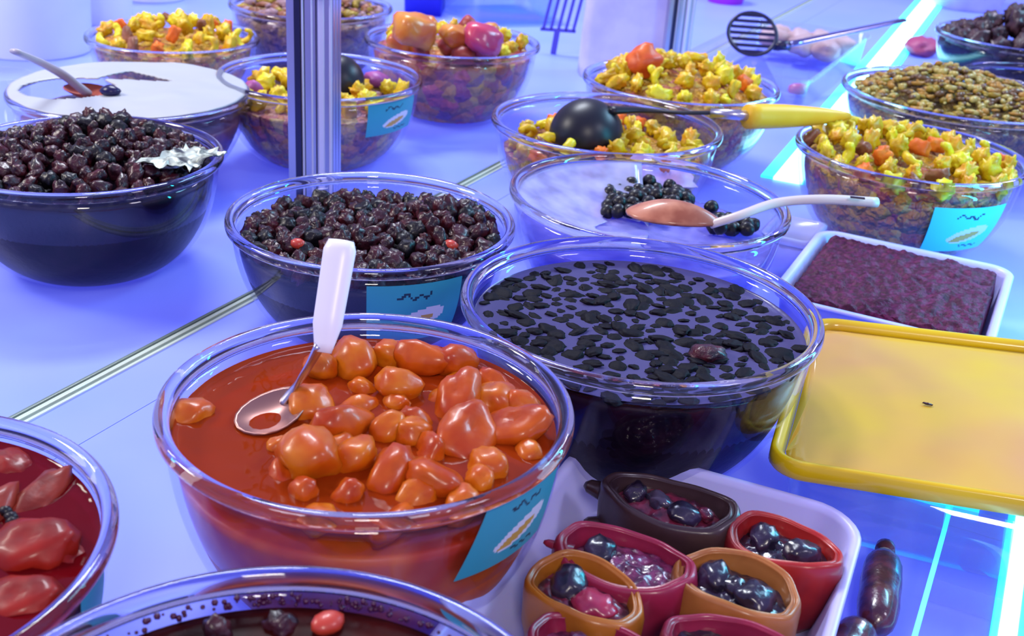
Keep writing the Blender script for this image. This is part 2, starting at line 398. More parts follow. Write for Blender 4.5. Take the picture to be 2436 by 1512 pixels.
bowl('yelmid', .1889, 1.432, .1225, .1077, 'glass bowl of yellow pieces topped by one orange ball')
bowl('front', -.0762, .2926, .1212, .1125, 'nearest glass bowl with dark syrup at the bottom edge')
bowl('ball', .1100, .9614, .1227, .1116, 'cloudy glass bowl with a few black balls and wooden spoon', (0, .02))
bowl('redleft', -.2938, .4182, .1191, .1035, 'glass bowl of red fruit in syrup cut by the left edge')
bowl('olive', .560, 1.500, .150, .102, 'large glass bowl of finely chopped olive-brown relish')
bowl('cover', -.432, 1.232, .128, .100, 'glass bowl half covered by a white lid with spoon handle')
bowl('farback', -.335, 1.765, .122, .108, 'far glass bowl of brown food behind the steel post')
bowl('farR', .79, 1.92, .130, .108, 'far right glass bowl heaped with dark brown food')
bowl('farR2', .74, 1.69, .108, .088, 'clear glass bowl of greyish purple food at the right edge')

def filling(key, name, label, cat, m, level, mound=0, bumps=.003, bscale=60, seed=0, z0=.0045, fmound=None, rimgap=None, parent=None, mtop=None, coarse=False):
    """food mass: follows the inside of the bowl, top heaped and lumpy"""
    t, x, y, R, h = BOWL[key]
    if rimgap is None: rimgap = .0065 if key in ('yelR', 'yelmid', 'ladle', 'mix', 'red', 'yelback') else .0045
    n = 120; v, f = [], []
    zs = [z0 + (level-z0)*(i/20)**1.4 for i in range(21)]
    rings = 0
    for z in zs:
        rr = rad(z, h, R)-rimgap
        for k in range(n):
            a = 2*PI*k/n; q = rr-(.0045*abs(fbm((math.cos(a), math.sin(a), z*9), 7, 2, seed)) if bumps >= .004 and m is not JAMM else 0)
            v.append((q*math.cos(a), q*math.sin(a), z))
        rings += 1
    Rc = rad(level, h, R)-rimgap
    nr = 26
    for i in range(1, nr+1):
        q = 1-i/nr*.985; rr = Rc*q
        for k in range(n):
            a = 2*PI*k/n; X, Y = rr*math.cos(a), rr*math.sin(a)
            z = level + top_h(X/Rc, Y/Rc, mound, fmound)
            z += bumps*fbm((X, Y, seed*.1), bscale, 3, seed)*min(1, (1-q)*6)
            v.append((X, Y, z))
        rings += 1
    for i in range(rings-1):
        for k in range(n):
            l = (k+1) % n; f.append((i*n+k, i*n+l, (i+1)*n+l, (i+1)*n+k))
    f.append(tuple(range(n-1, -1, -1))); f.append(tuple((rings-1)*n+k for k in range(n)))
    o = ob(name, v, f, m, None, (x, y, 0))
    if key == 'ball': o.rotation_euler = t.rotation_euler
    return tag(o, label, cat, None, 'stuff')
def top_h(u, v_, mound, fm=None):
    q = u*u+v_*v_
    z = mound*(1-q) if q < 1 else 0
    if fm: z += fm(u, v_)
    return z
def surface(key, name, label, m, level, parent_label=None):
    """flat syrup surface with a small meniscus, a thin slab"""
    t, x, y, R, h = BOWL[key]; Rc = rad(level, h, R)-.0039
    prof = [(.0005, level), (Rc-.004, level), (Rc-.001, level+.0006), (Rc, level+.0015)]
    v, f = lathe_data(prof, 112)
    o = ob(name, v, f, m, None, (x, y, 0)); return tag(o, label, 'syrup', None, 'stuff')

# ---------------------------------------------------------------- piece meshes
def piece_blob(name, m, sx, sy, sz, amp=.15, nscale=1.6, seed=0, sub=2, cube=0, dent=0):
    v, f = ico(sub); out = []
    for p in v:
        d = p.copy()
        if cube:
            k = (abs(p.x)**cube+abs(p.y)**cube+abs(p.z)**cube)**(-1/cube); d = p*k
        s = 1+amp*fbm(p, nscale, 3, seed)
        if dent: s -= dent*math.exp(-((p.x-.1)**2+(p.y)**2)*4)*(1 if p.z > 0 else 0)
        out.append((d.x*s*sx, d.y*s*sy, d.z*s*sz))
    return meshdata(name, out, f, m)
def curl(name, m, R=.010, r=.0038, ang=4.0, seed=0):
    pts = [(R*math.cos(a)*1.0, R*math.sin(a)*.8, .003*math.sin(a*1.5+seed)) for a in [ang*i/9 for i in range(10)]]
    rr = [r*(.55+.45*math.sin(PI*min(1, max(0, (i+1)/10.5))))*(1+.15*math.sin(i*2.1+seed)) for i in range(10)]
    return meshdata(name, *tube_data(pts, rr, 8, 1.3), m)
def scatter(key, n, rmin, frac=.94, seed=1, reject=None, tries=6000):
    """blue-noise points in the unit disc of a bowl's surface"""
    rnd = random.Random(seed); pts = []
    for _ in range(tries):
        a = rnd.uniform(0, 2*PI); q = math.sqrt(rnd.random())*frac
        u, v_ = q*math.cos(a), q*math.sin(a)
        if reject and reject(u, v_): continue
        if all((u-p[0])**2+(v_-p[1])**2 > rmin*rmin for p in pts):
            pts.append((u, v_))
            if len(pts) >= n: break
    return pts
def strew(key, meshes, weights, name, label, cat, group, n, rmin, level, mound, lift=.2, smin=.85, smax=1.15, frac=.92, seed=1, reject=None, fm=None, tilt=PI, flat=False):
    t, x, y, R, h = BOWL[key]; Rc = rad(min(level, h-.008), h, R)-.0045
    rnd = random.Random(seed*31+5); out = []
    for (u, v_) in scatter(key, n, rmin, frac, seed, reject):
        me = rnd.choices(meshes, weights)[0]; s = rnd.uniform(smin, smax)
        nm, lb, ct, gp = (name, label, cat, group) if not isinstance(name, dict) else name[me.name.split('.')[0]]
        z = level+top_h(u, v_, mound, fm)
        rot = (rnd.uniform(-tilt, tilt), rnd.uniform(-tilt, tilt), rnd.uniform(0, 2*PI)) if not flat else (rnd.uniform(-.25, .25), rnd.uniform(-.25, .25), rnd.uniform(0, 2*PI))
        o = link(nm, me, None, (x+u*Rc, y+v_*Rc, z+lift*.01*s), rot, (s, s, s))
        tag(o, lb, ct, gp); out.append(o)
    return out

florets = [piece_blob('vegetable_piece', YEL[i % 3], .0098*a, .0082*b, .0074*c, .62, 2.4, i, 3, cube=(0, 3, 0, 4, 3)[i % 5]) for i, (a, b, c) in enumerate([(1, 1, 1), (1.2, .9, .8), (.9, 1.1, 1), (1.1, .7, .9), (.85, .9, 1.1), (1.2, 1, .7)])]
florets += [curl('vegetable_piece', YEL[0], seed=1), curl('vegetable_piece', YEL[2], .009, .0042, 3.2, 4)]
carrots = [piece_blob('carrot_piece', CAR, .0088, .0066, .0056, .35, 1.8, 11, 3, cube=5), piece_blob('carrot_piece', CAR, .0076, .0072, .0062, .4, 1.8, 12, 3, cube=4)]
browns = [piece_blob('brown_piece', BROWNP, .0095, .0065, .0035, .45, 1.8, 15, 3, cube=4)]
def YD(where, grp):
    return {'vegetable_piece': ('vegetable_piece', 'yellow pickled vegetable piece '+where, 'pickle', 'yellow pieces '+grp),
            'carrot_piece': ('carrot_piece', 'orange carrot piece '+where, 'carrot', 'carrot pieces '+grp),
            'brown_piece': ('brown_piece', 'brownish pickled slice '+where, 'pickle', 'brown slices '+grp)}
ALLV = florets+carrots+browns; WV = [1]*len(florets)+[.9, .9]+[.7]
# yellow bowl right
filling('yelR', 'vegetable_pickle', 'diced pickle packed in the bowl with the bright cyan sticker', 'pickle', YELM, .090, .008, .004, seed=3)
strew('yelR', ALLV, WV, YD('in the bowl with bright cyan sticker', 'in the cyan-sticker bowl'), 0, 0, 0, 78, .185, .092, .014, .45, .85, 1.2, .97, 3, fm=lambda u, v: .012*math.exp(-((u+.35)**2+(v-.25)**2)*5))
# yellow bowl middle, tall heap
filling('yelmid', 'vegetable_pickle', 'diced pickle packed below the orange ball', 'pickle', YELM, .093, .022, .004, seed=4)
strew('yelmid', ALLV, [1]*len(florets)+[.3, .3]+[.4], YD('heaped below the single orange ball', 'under the orange ball'), 0, 0, 0, 62, .19, .095, .030, .4, .9, 1.25, .86, 5)
_me = piece_blob('orange_ball', mat('orange_ball', (226, 104, 34), .42, c2=(200, 74, 30), scale=40), .022, .020, .019, .26, 1.4, 3, 3)
o = link('orange_ball', _me, None, at(1530, 146, .131)); tag(o, 'large orange pickled ball on top of the yellow heap', 'pickle')
# ladle bowl, low filling
filling('ladle', 'vegetable_pickle', 'diced pickle under the black ladle', 'pickle', YELM, .074, .002, .004, seed=6)
strew('ladle', ALLV, WV, YD('around the black ladle with yellow handle', 'around the black ladle'), 0, 0, 0, 56, .2, .077, .010, .4, .9, 1.2, .94, 7, reject=lambda u, v: (u+.18)**2+(v-.05)**2 < .07)
# back left yellow bowl
filling('yelback', 'vegetable_pickle', 'diced pickle packed in the small back left bowl', 'pickle', YELM, .075, .012, .004, seed=8)
strew('yelback', ALLV, WV, YD('in the small back left bowl', 'in the back left bowl'), 0, 0, 0, 48, .22, .078, .022, .4, .9, 1.2, .9, 9)
# mixed bowl behind the post
filling('mix', 'mixed_pickle', 'mixed pickle packed in the bowl behind the steel post', 'pickle', MIXM, .074, .002, .004, seed=10)
mixp = florets[:4]+[piece_blob('pink_piece', mat('mauve_pink', (170, 84, 150), .45, c2=(140, 70, 140), scale=30), .013, .011, .009, .45, 1.8, 21, 2)]
MD = YD('in the bowl behind the steel post', 'in the bowl behind the post')
MD['pink_piece'] = ('pink_piece', 'pink radish piece in the bowl behind the steel post', 'radish', 'radish pieces behind the post')
strew('mix', mixp, [1, 1, 1, 1, .7], MD, 0, 0, 0, 34, .26, .077, .006, .4, 1, 1.3, .9, 11)
# big orange / pink heap
filling('red', 'mixed_pickle', 'mixed pickle packed under the large orange and pink pieces', 'pickle', REDMX, .090, .006, .005, seed=12)
bigs = [piece_blob('orange_piece', ORP, .019, .016, .015, .25, 1.1, 31, 3, cube=4), piece_blob('orange_piece', ORP, .016, .014, .012, .3, 1.2, 32, 3, cube=3),
        piece_blob('pink_piece', PINKP, .021, .017, .014, .22, 1.1, 33, 3), piece_blob('red_brown_piece', mat('red_brown_piece', (176, 70, 50), .4, c2=(150, 60, 60), scale=40), .017, .012, .012, .25, 1.2, 34, 3),
        florets[0], florets[2]]
RD = {'orange_piece': ('orange_piece', 'orange pickle chunk heaped beside the pink piece', 'pickle', 'orange chunks in the back heap'),
      'pink_piece': ('pink_piece', 'pink radish chunk in the heaped orange bowl', 'radish', 'pink chunks in the back heap'),
      'red_brown_piece': ('red_brown_piece', 'reddish brown pickle chunk in the heaped orange bowl', 'pickle', 'reddish chunks in the back heap'),
      'vegetable_piece': ('vegetable_piece', 'yellow pickle piece in the heaped orange bowl', 'pickle', 'yellow pieces in the back heap')}
strew('red', bigs, [1, 1, .35, 1.2, 1, 1], RD, 0, 0, 0, 30, .30, .096, .014, .5, .9, 1.15, .86, 13)
for px, py, z, me, s, lb, nm in ((985, 72, .136, bigs[0], 1.35, 'tall orange cube-like chunk at the left top of the heap', 'orange_piece'), (1150, 92, .128, bigs[2], 1.35, 'largest pink chunk at the top of the heap', 'pink_piece'), (1080, 88, .124, bigs[1], 1.1, 'orange chunk between the tall chunk and the large pink one', 'orange_piece')):
    tag(link(nm, me, None, at(px, py, z), (.2, .3, .4), (s, s, s)), lb, 'pickle')
# olive relish: heap of fine bits
filling('olive', 'olive_relish', 'finely chopped olive-brown relish in the large bowl', 'relish', OLVM, .080, .026, .006, 90, seed=14)
def fine_bits(key, name, label, cat, mats, n, size, level, mound, seed, frac=.93, fm=None, kind='stuff'):
    t, x, y, R, h = BOWL[key]; Rc = rad(min(level, h-.008), h, R)-.0045; rnd = random.Random(seed)
    bv, bf = ico(1); V, F, FM = [], [], []
    for _ in range(n):
        a = rnd.uniform(0, 2*PI); q = math.sqrt(rnd.random())*frac; u, v_ = q*math.cos(a), q*math.sin(a)
        s = size*rnd.uniform(.6, 1.3); sx, sy, sz = s*rnd.uniform(.8, 1.9), s*rnd.uniform(.5, .9), s*rnd.uniform(.35, .8)
        R3 = Matrix.Rotation(rnd.uniform(0, 6.28), 3, 'Z') @ Matrix.Rotation(rnd.uniform(-.8, .8), 3, 'X')
        c = Vector((u*Rc, v_*Rc, level+top_h(u, v_, mound, fm)+rnd.uniform(0, .4)*s)); b = len(V); mi = rnd.randrange(len(mats))
        for p in bv: V.append(c + R3 @ Vector((p.x*sx, p.y*sy, p.z*sz)))
        for q_ in bf: F.append(tuple(i+b for i in q_)); FM.append(mi)
    o = ob(name, V, F, mats, None, (x, y, 0), fm=FM)
    return tag(o, label, cat, None, kind)
OLV = [mat('olive_bit', (164, 138, 36), .45, c2=(136, 110, 24), scale=90), mat('brown_bit', (98, 66, 28), .4, coat=.3), mat('pale_bit', (186, 168, 86), .4, coat=.3), mat('rust_bit', (176, 130, 50), .4)]
fine_bits('olive', 'relish_bits', 'tiny olive and brown bits heaped over the relish', 'relish', OLV, 1000, .0055, .086, .032, 3, .93, fm=lambda u, v: .010*math.exp(-((u+.1)**2+(v-.1)**2)*6)+.007*noise.noise(Vector((u*5, v*5, 2))))
# far bowls
filling('farback', 'brown_food', 'brownish food in the far bowl behind the post', 'food', BRNM, .090, .016, .006, 40, seed=15)
fine_bits('farback', 'food_bits', 'brown and golden bits on top of the far bowl', 'food', [BROWNP, OLV[0], mat('mauve_bit', (150, 118, 130), .5)], 260, .008, .094, .02, 4)
filling('farR', 'brown_food', 'dark food in the far right bowl', 'food', JAMM, .080, .004, .005, 40, seed=16)
_m = mat('dark_brown_food', (74, 42, 50), .5, c2=(44, 22, 34), scale=60, coat=.2)
darkbits = [piece_blob('dark_brown_piece', _m, .018, .014, .012, .7, 2.0, 40+i, 3) for i in range(2)]
strew('farR', darkbits, [1, 1], 'dark_brown_piece', 'dark brown piece heaped in the far right bowl', 'food', 'dark pieces in the far right bowl', 40, .24, .088, .02, .4, .9, 1.2, .9, 17, fm=lambda u, v: .034*math.exp(-((u-.05)**2+v*v)*5))
filling('farR2', 'grey_food', 'greyish purple food in the clear bowl at the right edge', 'food', cells('grey_mass', [(110, 96, 130), (80, 66, 120), (150, 130, 150), (96, 80, 110)], 70), .062, .006, .005, 50, seed=18)

# ---------------------------------------------------------------- jams
berry_m = [piece_blob('dark_berry', JAM[i % 3], .0088*a, .0072*b, .0066*c, .42, 1.9, 50+i, 3) for i, (a, b, c) in enumerate([(1, 1, 1), (1.2, .9, .9), (.85, 1, 1.1), (1.05, 1.1, .8), (.9, .8, 1)])]
filling('jam', 'dark_jam', 'chunky dark jam in the bowl before the steel post', 'jam', JAMM, .078, .002, .008, 90, seed=20)
strew('jam', berry_m, [1, 1.2, 1, .8, .9], 'dark_berry', 'dark jammy berry in the bowl before the steel post', 'berry', 'berries in the bowl before the post', 165, .108, .081, .006, .15, .8, 1.15, .93, 21, fm=lambda u, v: .014*math.exp(-((u-.62)**2+(v-.25)**2)*7))
for px, py, lb in ((710, 580, 'small orange-red bit at the left front of the dark jam'), (1072, 583, 'small orange-red bit at the right front of the dark jam')):
    tag(link('red_bit', piece_blob('red_bit', mat('red_bit', (190, 60, 40), .4, coat=.3), .0062, .005, .0045, .2, 1.3, 9, 2), None, at(px, py, .092)), lb, 'fruit')
filling('jamleft', 'dark_jam', 'dark jam heaped in the bowl at the left edge', 'jam', JAMM, .092, .016, .008, 90, seed=22)
strew('jamleft', berry_m, [1, .8, 1, .8, .9], 'dark_berry', 'dark jammy berry heaped in the bowl at the left edge', 'berry', 'berries in the left edge bowl', 165, .105, .096, .020, .2, .75, 1.1, .93, 23, fm=lambda u, v: .012*math.exp(-((u-.05)**2+(v-.35)**2)*8))
# foil scrap on the left jam
def crumple(name, c, sx, sy, m, amp=.006, rz=0, seed=0, n=16, sc_=60, tilt=(0, 0), parent=None, th=.0006, edge=.25):
    v, f = [], []
    for s in (0, 1):
        for j in range(n+1):
            for i in range(n+1):
                u, w_ = i/n*2-1, j/n*2-1
                k = 1+edge*noise.noise(Vector((u*2+seed, w_*2, seed)))
                X, Y = u*sx*k, w_*sy*k
                v.append((X, Y, amp*fbm((X, Y, seed), sc_, 3, seed)-s*th))
    N = (n+1)**2
    for j in range(n):
        for i in range(n):
            a = j*(n+1)+i; f.append((a, a+1, a+n+2, a+n+1)); f.append((N+a, N+a+n+1, N+a+n+2, N+a+1))
    return ob(name, v, f, m, parent, c, (tilt[0], tilt[1], rz))
FOIL = mat('foil', (190, 200, 185), .35, metal=.3, c2=(54, 60, 60), scale=60, lo=.47, hi=.60)
o = crumple('foil_scrap', at(446, 372, .118), .022, .031, FOIL, .006, -.3, 3, 18, 70, edge=.6); tag(o, 'crumpled silver foil scrap on the right of the left dark jam', 'foil')

# front dark syrup
filling('front', 'dark_syrup', 'dark brown syrup in the nearest bowl', 'syrup', mat('syrup_dark', (34, 8, 10), .3, c2=(62, 14, 12), scale=20, spec=.03), .0955, 0, .0015, 40, seed=24)
strew('front', berry_m, [1, 1, 1, .8, .9], 'dark_berry', 'dark berry floating in the nearest syrup bowl', 'berry', 'berries in the nearest bowl', 30, .2, .0930, 0, .0, .8, 1.1, .93, 25)
tag(link('red_bit', bpy.data.meshes['red_bit'], None, at(780, 1480, .0975), (0, 0, 1), (1.3, 1.3, 1)), 'red bit floating in the nearest syrup bowl', 'fruit')
rnd = random.Random(4)
t_, bx, by, bR, bh = BOWL['front']
V, F = [], []
bv_, bf_ = ico(1)
for i in range(120):     # dried syrup drops above the liquid line, on the far inner wall
    a = rnd.gauss(PI*.52, .42); z = rnd.uniform(.0965, .1020); rr = rad(z, bh, bR)-.0040; s = rnd.uniform(.0006, .0018)
    c = Vector((rr*math.cos(a), rr*math.sin(a), z)); b = len(V)
    V += [c+Vector((p.x*s, p.y*s, p.z*s*rnd.uniform(.8, 1.1))) for p in bv_]; F += [tuple(k+b for k in q) for q in bf_]
o = ob('syrup_drops', V, F, mat('syrup_drop', (70, 20, 60), .2), None, (bx, by, 0)); tag(o, 'dried dark drops on the inside of the nearest bowl', 'drops', None, 'stuff')

# berry bowl
filling('berry', 'purple_brine', 'dark purple liquid holding the floating berries', 'liquid', JAMM, .0955, 0, .0, seed=26)
tb, bx, by, bR, bh = BOWL['berry']
m_ = liquid('brine', (80, 76, 122), .84, .2, 1.45)
surface('berry', 'brine_surface', 'bluish purple liquid surface between the floating berries', m_, .0985)
float_m = [piece_blob('soaked_berry', mat('soaked_berry', (9, 6, 18), .6, bump=.8, spec=.12), .0070*a, .0058*b, .0017, .3, 2.0, 60+i, 3) for i, (a, b) in enumerate([(1, 1), (1.3, .9), (.8, 1), (1.1, 1.2)])]
strew('berry', float_m, [1, 1, 1, .6], 'soaked_berry', 'dark soaked berry floating in the purple liquid', 'berry', 'berries floating in the purple liquid', 260, .078, .0980, 0, 0.0, .6, 1.35, .97, 27, flat=True)
tag(link('soaked_berry', piece_blob('large_berry', JAM[1], .012, .010, .006, .3, 1.5, 70, 3), None, at(1682, 842, .100)), 'largest reddish dark berry near the front of the purple liquid', 'berry')

# apricot bowl
filling('apricot', 'apricot_syrup', 'orange-brown syrup filling the apricot bowl', 'syrup', APRM, .092, 0, .002, seed=30)
surface('apricot', 'syrup_surface', 'glossy orange-brown syrup surface around the apricots', liquid('apricot_liquid', (168, 58, 12), .62, .04, 1.36), .1065)
apr_m = [piece_blob('apricot', APR[i % 2], .0138*a, .0108*b, .0096*c, .20, 1.4, 80+i, 3, dent=d) for i, (a, b, c, d) in enumerate([(1, 1, 1, 0), (1.15, .9, 1, .3), (.9, 1, .9, .1), (1.2, 1.1, .9, .45), (.75, .8, .9, 0), (1, .8, 1.1, .2)])]
ap_lbl = ('apricot', 'soft orange apricot in the syrup bowl', 'apricot', 'apricots in the syrup')
special = [(845, 855, .114, 0, 1.2, 'large apricot right beside the white spoon handle'), (762, 872, .113, 4, 1.0, 'narrow apricot leaning on the steel spoon neck'),
           (1000, 850, .114, 1, 1.25, 'apricot at the far rim of the heap'), (1085, 860, .113, 5, 1.1, 'pale apricot right of the far one'), (950, 915, .112, 2, 1.2, 'golden apricot in the middle of the heap'),
           (1090, 950, .113, 1, 1.3, 'bright orange apricot with white glints at centre right'), (738, 968, .109, 2, 1.2, 'apricot lying against the spoon bowl'),
           (810, 1005, .112, 1, 1.25, 'oval apricot below the spoon bowl'), (1225, 1015, .111, 3, 1.25, 'apricot nearest the right rim'), (1110, 1035, .110, 3, 1.35, 'hollow apricot half left of the rightmost one'),
           (735, 1085, .111, 0, 1.6, 'large flat apricot wedge at the left front'), (840, 1085, .110, 2, 1.15, 'round apricot right of the flat wedge'), (930, 1130, .108, 5, 1.3, 'apricot at the front middle under the surface'),
           (1030, 1135, .108, 3, 1.3, 'wrinkled folded apricot at the front'), (925, 1020, .110, 4, 1.1, 'small apricot at the centre'), (985, 1030, .110, 4, 1.05, 'small apricot next to the centre one'),
           (1160, 1110, .108, 4, 1.2, 'apricot at the right front rim'), (445, 990, .105, 2, 1.2, 'lone apricot at the far left rim'), (1180, 950, .109, 2, 1.2, 'apricot behind the rightmost one'), (930, 845, .112, 4, 1.1, 'small apricot behind the heap')]
rnd = random.Random(5)
sp_pts = [at(640, 985, .1045), at(680, 950, .1045)]
for px, py, z, k, s, lb in special:
    p = at(px, py, z-.0015); sp_pts.append(p)
    tag(link('apricot', apr_m[k], None, p, (rnd.uniform(-.5, .5), rnd.uniform(-.5, .5), rnd.uniform(0, 6.28)), (s, s, s)), lb, 'apricot', 'apricots in the syrup')
ta, bx, by, bR, bh = BOWL['apricot']; Rc = rad(.105, bh, bR)-.005
for (u, v_) in scatter('apricot', 70, .2, .90, 33, reject=lambda u, v: (u < -.12 and v > -.2) or (u < -.5) or (u+v < -.98)):
    p = Vector((bx+u*Rc, by+v_*Rc, .1045))
    if min((p-q).length for q in sp_pts) < .0135: continue
    s = rnd.uniform(.7, 1.0)
    tag(link('apricot', rnd.choice(apr_m), None, p, (rnd.uniform(-1, 1), rnd.uniform(-1, 1), rnd.uniform(0, 6.28)), (s, s, s)), 'soft orange apricot half sunk in the syrup', 'apricot', 'half sunk apricots')

# red fruit bowl
filling('redleft', 'red_syrup', 'deep red syrup filling the left edge fruit bowl', 'syrup', REDM, .078, 0, .002, seed=34)
surface('redleft', 'syrup_surface', 'glossy red syrup surface around the red fruit', liquid('red_liquid', (120, 8, 18), .6, .04, 1.36), .0905)
red_m = [piece_blob('red_fruit', REDF[i % 2], (.0185)*a, .0135*b, .0085*c, .24, 1.9, 90+i, 3, dent=.35) for i, (a, b, c) in enumerate([(1, 1, 1), (1.2, .8, .9), (.9, 1, 1.1)])]
for px, py, z, k, s, lb in ((95, 1185, .092, 1, .95, 'ribbed red fruit slice in the left syrup bowl'), (65, 1300, .094, 0, 1.3, 'large brownish red fruit half in the left syrup bowl'),
                            (165, 1330, .089, 2, .85, 'red fruit half sunk near the right rim of the left bowl'), (30, 1110, .090, 2, .9, 'red fruit at the far side of the left bowl'),
                            (40, 1430, .090, 0, 1.1, 'red fruit at the front of the left bowl'), (-60, 1250, .091, 1, 1.2, 'red fruit at the left end of the left bowl')):
    tag(link('red_fruit', red_m[k], None, at(px, py, z-.003), (.2, -.2, k*1.3), (s, s, s)), lb, 'fruit', 'red fruit in the left bowl')
for i in range(5):
    tag(link('black_seed', piece_blob('black_seed', JAM[2], .004, .003, .003, .2, 1.5, 9+i, 1), None, at(18+rnd.uniform(-18, 22), 1215+i*14, .0935)), 'tiny black seed clinging between the red fruit', 'seed', 'seeds between the red fruit')

# bowl with black balls
ball_m = [piece_blob('black_ball', JAM[2], .0072, .0068, .0066, .1, 1.4, 100+i, 2) for i in range(3)]
tl, bx, by, bR, bh = BOWL['ball']
rnd = random.Random(8); placed = []
for (pxa, pya, pxb, pyb, zz, cnt) in ((1445, 425, 1640, 505, .088, 60), (1690, 520, 1800, 545, .088, 14)):
    for _ in range(cnt*40):
        if cnt <= 0: break
        p = at(rnd.uniform(pxa, pxb), rnd.uniform(pya, pyb), zz+rnd.uniform(-.006, .004))
        if all((p-q).length > .0088 for q in placed) and (Vector((p.x-bx, p.y-by)).length < rad(p.z, bh, bR)-.010) and (p.z < .088 or len(placed) % 3 == 0):
            placed.append(p); cnt -= 1
for q in ((1692, 492, .088),): placed.append(at(*q))
for p in placed:
    tag(link('black_ball', rnd.choice(ball_m), None, p, (rnd.random()*6, rnd.random()*6, 0)), 'round black berry ball in the cloudy bowl', 'berry', 'black balls in the cloudy bowl')
filling('ball', 'black_brine', 'dark liquid low in the cloudy bowl', 'liquid', clear('murky', (170, 160, 230), ior=1.4, haze=.62, hcol=(190, 184, 245), hscale=25), .078, 0, .002, seed=36)
# plastic film sagging over the left half of that bowl
n = 26; V, F = [], []
Rf = bR-.009
for j in range(n+1):
    for i in range(n+1):
        a = math.radians(88+175*j/n); q = (i/n)*(1-.0)+(1-i/n)*(.38*math.sin(PI*j/n)+.06*math.sin(j*.9))
        X, Y = q*Rf*math.cos(a)+.006*(1-q), q*Rf*math.sin(a)
        z = bh-.006-.028*(1-q**2)+.005*fbm((X, Y, 0), 40, 3, 4)*(1-q)
        V.append((X, Y, z))
for j in range(n):
    for i in range(n):
        a = j*(n+1)+i; F.append((a, a+1, a+n+2, a+n+1))
o = ob('plastic_film', V, F, FILM, None, (bx, by, 0)); tag(o, 'wrinkled clear film sagging into the left of the cloudy bowl', 'film')
m = o.modifiers.new('th', 'SOLIDIFY'); m.thickness = .0004
o = crumple('cream_scrap', at(1580, 412, .085), .030, .022, mat('pinkish_scrap', (222, 190, 214), .5, c2=(196, 150, 180), scale=40), .004, .5, 6, 12, 60, tilt=(.5, 0)); tag(o, 'pinkish fold of wrap behind the black balls', 'wrap')

# ---------------------------------------------------------------- stickers (conform to the bowl wall)
def sticker(key, az0, az1, z0, z1, m, shear=0, art=True, label=None, seed=0):
    t, x, y, R, h = BOWL[key]; nu, nv = 44, 30; V, F, FM = [], [], []
    for j in range(nv+1):
        for i in range(nu+1):
            u, w_ = i/nu, j/nv
            z = z0+(z1-z0)*w_; a = math.radians(az0+(az1-az0)*u+shear*(1-w_)); r = rad(z, h, R)+.0006
            V.append((r*math.cos(a), r*math.sin(a), z))
    for j in range(nv):
        for i in range(nu):
            a = j*(nu+1)+i; F.append((a, a+1, a+nu+2, a+nu+1)); u, w_ = (i+.5)/nu, (j+.5)/nv
            k = 0
            if art:
                du, dv = u-.55, w_-.40; c, s = math.cos(.5), math.sin(.5); p, q = du*c+dv*s, -du*s+dv*c
                if (p/.30)**2+(q/.15)**2 < 1: k = 1
                if ((p+.05)/.22)**2+((q+.03)/.07)**2 < 1: k = 3
                if .30 < u < .66 and abs(w_-(.80+.035*math.sin(u*46+seed)+.02*math.sin(u*21))) < .022: k = 2
                if .5 < u < .8 and abs(w_-(.14+.02*math.sin(u*60+seed))) < .016: k = 2
            FM.append(k)
    return ob('sticker', V, F, [m, STW, STD, STG], t, fm=FM)
s = sticker('apricot', -50, -14, .073, .1130, TEAL, -8, seed=1); s['label'] = 'teal paper sticker with printed picture'
s = sticker('jam', -84, -45, .034, .087, TEAL, seed=2); s['label'] = 'teal paper sticker'
s = sticker('mix', -53, -12, .058, .096, TEAL, seed=3); s['label'] = 'blue-teal paper sticker'
s = sticker('yelR', -92, -48, .030, .082, CYAN, seed=4); s['label'] = 'bright cyan paper sticker'
s = sticker('redleft', -8, 6, .060, .092, TEAL, art=False); s['label'] = 'corner of a teal sticker'

# ---------------------------------------------------------------- spoons and ladles
def spoon_bowl(L=.030, Wd=.020, depth=.008, th=.0014, n=20, m_=16):
    """shallow scoop lying along +x, opening up"""
    V, F = [], []
    for s in (0, 1):
        for j in range(m_+1):
            q = j/m_
            for i in range(n):
                a = 2*PI*i/n
                V.append((q*L*math.cos(a), q*Wd*math.sin(a)*(1-.15*math.cos(a)), -depth*(1-q*q)-s*th))
    N = (m_+1)*n
    for j in range(m_):
        for i in range(n):
            l = (i+1) % n; a, b, c, d = j*n+i, j*n+l, (j+1)*n+l, (j+1)*n+i
            F.append((a, d, c, b)); F.append((N+a, N+b, N+c, N+d))
    for i in range(n):
        l = (i+1) % n; a, b = m_*n+i, m_*n+l; F.append((a, N+a, N+b, b))
    return V, F
# apricot spoon
root = empty('serving_spoon', at(650, 985, .1075)); tag(root, 'steel spoon with white plastic handle standing in the apricots', 'spoon')
base = Vector(root.location)
def rel(p): return Vector(p)-base
sb = ob('spoon_bowl', *spoon_bowl(.024, .0165, .005), mat('wet_steel', (165, 120, 110), .3, metal=.8), root, (0, 0, .0035), (0, -.12, math.radians(62)))
neck = smoothpath([rel(at(668, 960, .107)), rel(at(705, 915, .118)), rel(at(735, 870, .132)), rel(at(765, 815, .148))], 18)
ob('neck', *tube_data(neck, [.0038-.0012*abs(math.sin(PI*i/18))+.0022*(i/18) for i in range(len(neck))], 12, .5), STEEL, root)
h0, h1 = at(768, 838, .144), at(812, 572, .197)
hp = [rel(h0.lerp(h1, k/12)) for k in range(13)]
ob('handle', *tube_data(hp, [.0048+.0032*min(1, k/3)+.0014*(k/12) if k < 12 else .0072 for k in range(13)], 16, .55), WHITEH, root)
